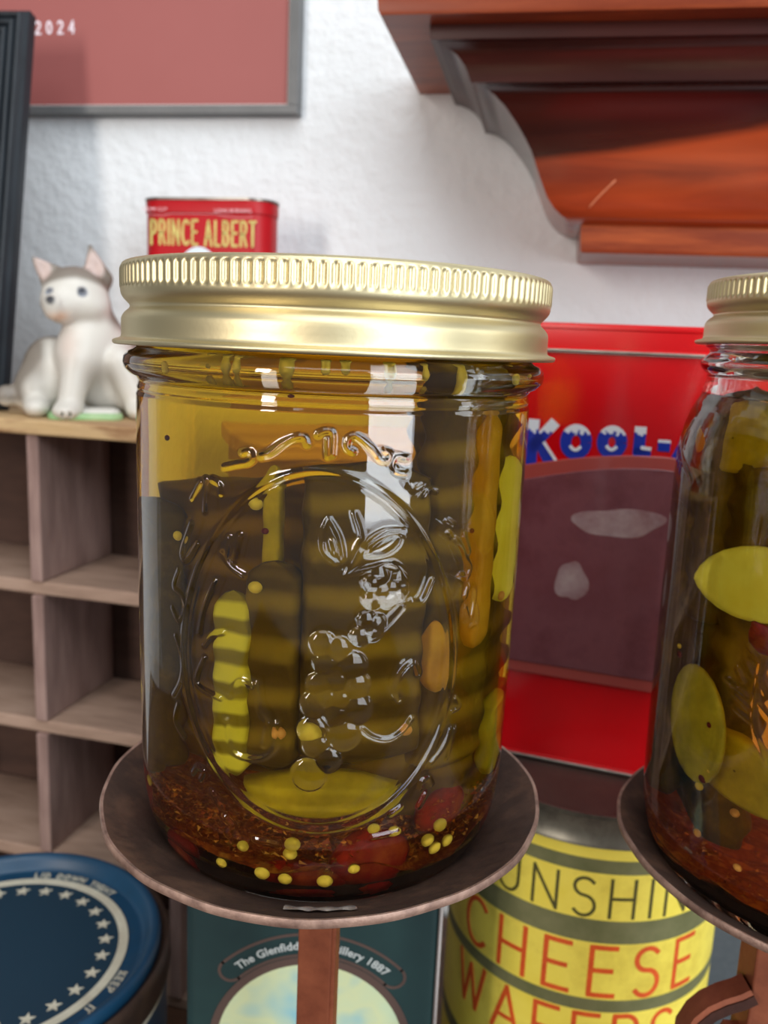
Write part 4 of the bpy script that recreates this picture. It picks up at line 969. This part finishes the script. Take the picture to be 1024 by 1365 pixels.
b = MB(); b.lathe([(0.01, 4.4), (30, 4.2), (37.3, 6.2), (41, 11.4), (42.8, 19.6), (43.4, -83-B2), (43.5, -34-B2), (43.2, -20-B2), (41.6, -13-B2), (39.9, -9-B2), (39.7, -8.4-B2), (0.01, -8.4-B2)], 128)
br = b.obj('brine', M['brine_b'], at_=(BXJ[0], BXJ[1], B2), smooth=50); tag(br, 'dark olive brine in the right-hand jar, level just under its neck', 'brine')
GJ2 = 'pickle slices in the right-hand jar'
def oval_slice(px_, py_, R_, rx_, rz_, thk, m, label, roll, yaw=0, pitchx=0, point=0):
    p_ = on_cyl(px_, py_, BXJ, R_); a = math.atan2(p_[1]-BXJ[1], p_[0]-BXJ[0]) + math.pi/2
    n_ = 64; t_ = np.linspace(0, 2*math.pi, n_, endpoint=False); b_ = MB(); wv = 1 + .006*np.sin(t_*22)
    prof = [(.02, thk/2), (.55, thk/2*.9), (.85, thk/2), (.97, thk/2*.8), (1, 0), (.97, -thk/2*.8), (.85, -thk/2), (.02, -thk/2)]
    P = np.zeros((n_, len(prof), 3))
    for k, (f__, y_) in enumerate(prof):
        P[:, k, 0] = rx_*f__*np.cos(t_)*wv; P[:, k, 2] = rz_*f__*np.sin(t_)*wv*np.abs(np.sin(t_))**point; P[:, k, 1] = -y_
    b_.grid(P, wu=True)
    o_ = b_.obj('pickle_slice', m); o_.location = world(p_); o_.rotation_euler = (pitchx, roll, a + yaw)
    return tag(o_, label, 'pickle', GJ2)
oval_slice(1016, 778, 41.6, 16.5, 8.0, 1.8, M['pickle_bright'], 'bright yellow pickle slice at mid height in the right-hand jar', math.radians(-10), -.05, point=.45)
oval_slice(938, 963, 41.5, 8.8, 13.4, 1.8, M['pickle'], 'oval olive yellow pickle slice low at the left of the right-hand jar', math.radians(-10), 0)
oval_slice(1000, 1020, 35, 15, 7.5, 5, M['pickle'], 'yellow-green pickle slice lying behind the oval one in the right-hand jar', math.radians(12), 0)
oval_slice(1010, 590, 33, 13, 7, 5, M['pickle'], 'pale olive pickle slice floating at the top of the right-hand jar', math.radians(-8), 0)
for x, y, wi, hg, lab in ((990, 670, 34, 56, 'dark pickle in the upper half of the right-hand jar'), (1015, 840, 52, 92, 'dark pickle in the middle of the right-hand jar'), (930, 860, 24, 74, 'dark pickle at the left side of the right-hand jar')):
    pickle(x, y, 20, wi, 12, hg, .8, 8, M['pickle_dark'], lab, ax=BXJ, group='dark pickles inside the right-hand jar')
for x, y, s_, w_ in ((985, 1081, .95, 'highest'), (937, 1108, .9, 'leftmost'), (988, 1153, .9, 'lowest')):
    seed(x, y, 42, s_, seed_o, 'orange mustard seed low in the right-hand jar, ' + w_ + ' of three', 'orange seeds low in the right-hand jar', ax=BXJ)
for x, y, s_, lab in ((940, 1046, .95, 'yellow seed on the lower tip of the oval slice in the right-hand jar'), (954, 1026, .8, 'yellow seed just above the tip of the oval slice in the right-hand jar'), (918, 861, .6, 'tiny yellow seed above the oval slice in the right-hand jar')):
    seed(x, y, 42, s_, seed_y, lab, None, ax=BXJ)
for x, y, s_, lab in ((955, 965, .8, 'red flake on the face of the oval slice in the right-hand jar'), (918, 872, .8, 'red flake on the upper tip of the oval slice in the right-hand jar'), (945, 1036, 1.0, 'dark red flake at the foot of the oval slice in the right-hand jar')):
    seed(x, y, 42, s_, fl_d, lab, None, ax=BXJ, name='pepper_flake', cat='flake')
lump('red_pepper_piece', on_cyl(1022, 850, BXJ, 41), (3, 1.2, 3.4), M['pepper'], 'small red pepper piece at the right edge of the right-hand jar', 'pepper', None, 9)
lump('red_pepper_piece', on_cyl(880, 1060, BXJ, 37), (4, 3, 7), M['pepper'], 'brown red pepper piece low at the left edge of the right-hand jar', 'pepper', None, 10)
sediment('spice_sediment', 'brown spice sediment on the bottom of the right-hand jar', BXJ, B2+6.5, 38, 1000, 8, 7)

# ================================================================== DOG FIGURINE
def dog():
    YD = 424.0; p0_ = at(100, 546, YD)
    K = p0_[1]*0 + YD/F_PX*1.0/ (1.0)
    parts = []  # (centre, radii) in mm, x right, y away, z up
    E = lambda c, r_: parts.append(('e', np.array(c, float), np.array(r_, float)))
    Cn = lambda a, ra, b_, rb: parts.append(('c', np.array(a, float), ra, np.array(b_, float), rb))
    E((1.5, -2, 58), (15.0, 13.5, 12.8))          # head
    E((6, -6, 52.5), (11, 9, 8))                  # right cheek
    E((-5, -8, 53), (9, 8, 7.5))                  # left cheek
    Cn((-2, -8, 52.5), 8.0, (-8.0, -15.5, 51.5), 5.0)  # muzzle
    E((-8.8, -19.0, 53.6), (2.1, 1.7, 1.6))       # nose
    Cn((-5, -12, 48.5), 4.5, (-8, -16, 48.0), 2.6)  # jaw
    E((9, 1, 36), (13.5, 12.5, 20))               # neck, chest
    E((4, -5, 30), (12.5, 11, 16))
    E((14, 6, 24), (18, 15, 22))                  # body
    E((-10, 8, 20), (14, 12, 18))                 # left rump
    E((-18, 6, 12), (10, 11, 12))
    E((28, 4, 14), (11, 11, 14))
    Cn((2, -10, 26), 7.2, (-2, -15, 5), 5.6)      # left foreleg
    E((-3.5, -18.5, 3.8), (6.5, 7, 4.2))
    Cn((21, -8, 27), 7.4, (30, -12, 6), 5.8)      # right foreleg
    E((31, -15, 4), (7, 7.5, 4.4))
    E((-17, -6, 4.5), (6, 9, 5))                  # left hind foot
    Cn((-20, 8, 9), 5, (-30, 4, 9), 3.6)          # tail
    E((-31.5, 3, 9), (4, 4, 4.6))
    def sdf(P):
        d = np.full(P.shape[:-1], 1e3); k_ = 3.2
        for q in parts:
            if q[0] == 'e': v = (P - q[1])/q[2]; n_ = np.linalg.norm(v, axis=-1); dd = (n_-1)*q[2].min()*.9 + (n_-1)*0
            else:
                _, a, ra, b_, rb = q; ab = b_-a; t_ = np.clip(((P-a)@ab)/(ab@ab), 0, 1); dd = np.linalg.norm(P - a - t_[..., None]*ab, axis=-1) - (ra + (rb-ra)*t_)
            h_ = np.clip(.5 + .5*(d-dd)/k_, 0, 1); d = d*(1-h_) + dd*h_ - k_*h_*(1-h_)
        # ears: flattened pointed cones, open to the front
        for base, tip, w_ in (((-9.5, -1, 66), (-17.0, -3, 73.5), 6.0), ((11.5, -1, 66), (8.5, 0, 80.5), 7.2)):
            base = np.array(base); tip = np.array(tip); ab = tip-base; t_ = np.clip(((P-base)@ab)/(ab@ab), 0, 1)
            Q = P - base - t_[..., None]*ab; Q = Q*np.array([1, 2.0, 1]); dd = (np.linalg.norm(Q, axis=-1) - w_*(1-t_*.86))*.6
            h_ = np.clip(.5 + .5*(d-dd)/1.5, 0, 1); d = d*(1-h_) + dd*h_ - 1.5*h_*(1-h_)
            c_ = base + ab*.42 + np.array([0, -w_*.55, 0]); Q = (P-c_)/np.array([w_*.5, w_*.36, w_*.85])
            cut = -(np.linalg.norm(Q, axis=-1)-1)*w_*.36; d = np.maximum(d, cut)
        # eye sockets, mouth line, gaps between the toes
        for c_, r_ in (((4.6, -14.9, 58.5), 2.0), ((-9.8, -13.5, 58.2), 1.7)):
            cut = -(np.linalg.norm(P - np.array(c_), axis=-1) - r_); d = np.maximum(d, cut)
        for x_ in (-5.4, -1.8): cut = -(np.hypot(P[..., 0]-x_, (P[..., 2]-3)*.4) - .55) ; d = np.where((P[..., 1] < -19) & (P[..., 2] < 7), np.maximum(d, cut), d)
        for x_ in (29.3, 32.8): cut = -(np.hypot(P[..., 0]-x_, (P[..., 2]-3)*.4) - .55); d = np.where((P[..., 1] < -16) & (P[..., 2] < 7), np.maximum(d, cut), d)
        return np.maximum(d, -P[..., 2] + .3)
    # surface nets
    h_ = .85; xs_ = np.arange(-40, 44, h_); ys_ = np.arange(-28, 26, h_); zs_ = np.arange(-1.5, 84, h_)
    X, Y_, Z_ = np.meshgrid(xs_, ys_, zs_, indexing='ij'); D = sdf(np.stack([X, Y_, Z_], -1))
    s_ = D < 0; nx, ny, nz = D.shape
    corners = [(i, j, k) for i in (0, 1) for j in (0, 1) for k in (0, 1)]
    sub = np.stack([s_[i:nx-1+i, j:ny-1+j, k:nz-1+k] for i, j, k in corners], -1)
    act = sub.any(-1) & ~sub.all(-1); idx = -np.ones(act.shape, int); ids = np.argwhere(act); idx[act] = np.arange(len(ids))
    pos = np.zeros((len(ids), 3)); cnt = np.zeros(len(ids))
    for a in range(8):
        for b_ in range(a+1, 8):
            ca, cb = corners[a], corners[b_]
            if sum(abs(p_-q_) for p_, q_ in zip(ca, cb)) != 1: continue
            da = D[ids[:, 0]+ca[0], ids[:, 1]+ca[1], ids[:, 2]+ca[2]]; db = D[ids[:, 0]+cb[0], ids[:, 1]+cb[1], ids[:, 2]+cb[2]]
            m = (da < 0) != (db < 0); t_ = da[m]/(da[m]-db[m]); pa_ = np.array(ca); pb_ = np.array(cb)
            pos[m] += ids[m] + pa_ + t_[:, None]*(pb_-pa_); cnt[m] += 1
    V = pos/cnt[:, None]*h_ + np.array([xs_[0], ys_[0], zs_[0]])
    F_ = []
    for ax_ in range(3):
        o1, o2 = (ax_+1) % 3, (ax_+2) % 3
        sh = [slice(1, -1)]*3; A = s_[1:-1, 1:-1, 1:-1]
        sl = [slice(1, -1)]*3; sl[ax_] = slice(2, None); Bb = s_[tuple(sl)]
        E_ = np.argwhere(A != Bb) + 1
        for off in ((0, 0),): pass
        d1 = np.zeros(3, int); d1[o1] = 1; d2 = np.zeros(3, int); d2[o2] = 1
        q = [idx[tuple((E_ - d1 - d2).T)], idx[tuple((E_ - d2).T)], idx[tuple(E_.T)], idx[tuple((E_ - d1).T)]]
        q = np.stack(q, -1); inside = s_[tuple(E_.T)]
        q[~inside] = q[~inside][:, ::-1]
        q = q[(q >= 0).all(1)]; F_.append(q)
    F_ = np.concatenate(F_)
    r_ = thing('dog_figurine', 'white and grey porcelain husky puppy figurine sitting on the wooden shelf', 'figurine', (p0_[0], p0_[1], -41.0), math.radians(19))
    me = bpy.data.meshes.new('body'); me.from_pydata((V*MM).tolist(), [], F_.tolist())
    me.polygons.foreach_set('use_smooth', [True]*len(me.polygons))
    # porcelain glaze colours
    x, y, z = V.T
    white = np.array(srgb(208, 203, 194)); grey = np.array(srgb(150, 134, 118)); pink = np.array(srgb(214, 176, 160)); dark = np.array(srgb(40, 38, 44)); blue = np.array(srgb(96, 108, 130)); orange = np.array(srgb(226, 176, 140))
    col = np.tile(white, (len(V), 1))
    sm_ = lambda a, b_, v: np.clip((v-a)/(b_-a), 0, 1)[:, None]
    def mix(c, w_): nonlocal col; col = col*(1-w_) + c*w_
    grey = grey*.48
    mix(grey, sm_(61.5, 64.5, z + np.abs(x-2)*.12 - np.clip(-y-8, 0, 9)*.35)*.85)                     # top of the head
    mix(grey, sm_(7.5, 11.5, x + (z-58)*.05 + y*.25)*sm_(-9, -5, y)*sm_(41, 46, z)*.85)                       # side of the head
    mix(grey, sm_(2, 6, y)*sm_(20, 26, z)*.85)                                                        # nape and back
    mix(grey, sm_(15, 20, x - np.clip(z-20, 0, 40)*-.12)*sm_(-4, 0, y)*sm_(16, 22, z)*.8)
    mix(grey, sm_(-11, -15, x)*(1-sm_(34, 40, z))*sm_(5, 8, z)*sm_(-6, -2, y)*.85)                    # left rump
    mix(grey, np.exp(-(((x-13)/9)**2+((z-20)/7)**2))[:, None]*sm_(0, 4, -y-3)*.45)
    grey = grey/.48
    for bs, tp, w_ in (((-9.5, -1, 66), (-17.0, -3, 73.5), 6.0), ((11.5, -1, 66), (8.5, 0, 80.5), 7.2)):
        c_ = np.array(bs) + (np.array(tp)-np.array(bs))*.45 + np.array([0, -w_*.4, 0]); dd = np.linalg.norm((V-c_)/np.array([w_*.75, w_*.6, w_*1.2]), axis=1)
        mix(np.array(srgb(190, 168, 160)), sm_(1.1, .7, dd))
    mix(orange, np.exp(-np.sum(((V-np.array([-6, -17, 47.0]))/np.array([4.5, 4, 2.5]))**2, 1))[:, None]*.8)
    mix(pink, np.exp(-np.sum(((V-np.array([-2, -13, 34.0]))/np.array([4.5, 8, 9]))**2, 1))[:, None]*.35)
    mix(dark, sm_(2.6, 1.9, np.linalg.norm(V-np.array([-9.0, -19.6, 53.8]), axis=1)))
    for c_, rr1 in (((4.6, -14.2, 58.5), 2.5), ((-9.8, -12.8, 58.2), 2.1)):
        d_ = np.linalg.norm(V-np.array(c_), axis=1); mix(blue, sm_(rr1+.4, rr1-.4, d_)*.75); mix(dark, sm_(1.5, .8, np.linalg.norm(V-np.array(c_)-np.array([0, 1.2, .2]), axis=1))*.8)
    ca = me.color_attributes.new('glaze', 'FLOAT_COLOR', 'POINT'); ca.data.foreach_set('color', np.concatenate([col, np.ones((len(V), 1))], 1).ravel())
    m = bpy.data.materials.new('matte_porcelain'); m.use_nodes = True; n = m.node_tree.nodes; l = m.node_tree.links
    at_n = n.new('ShaderNodeAttribute'); at_n.attribute_name = 'glaze'; b = n['Principled BSDF']; l.new(at_n.outputs['Color'], b.inputs['Base Color']); b.inputs['Roughness'].default_value = .42
    me.materials.append(m)
    ob = bpy.data.objects.new('body', me); C.objects.link(ob); ob.parent = r_
    gm = mat('green_grass_glaze', srgb(120, 168, 110), .4, var=[srgb(160, 190, 140)], scale=120)
    b = MB(); rg_ = roundrect(34, 24, 6, 6) + np.array([5, -10]); loft(b, rg_, [(0, -.3), (.6, 0), (2.2, -.2), (3.0, -1.5)]); b.obj('grass_base', gm, r_, smooth=60)['label'] = 'green glazed grass base'
    wm = mat('white_glaze', srgb(206, 202, 194), .4)
    b = MB(); rg_ = roundrect(30, 18, 5, 6) + np.array([6, -9]); loft(b, rg_, [(2.6, 0), (4.0, -.6), (5.0, -3)]); b.obj('snow_mound', wm, r_, smooth=60)
dog()
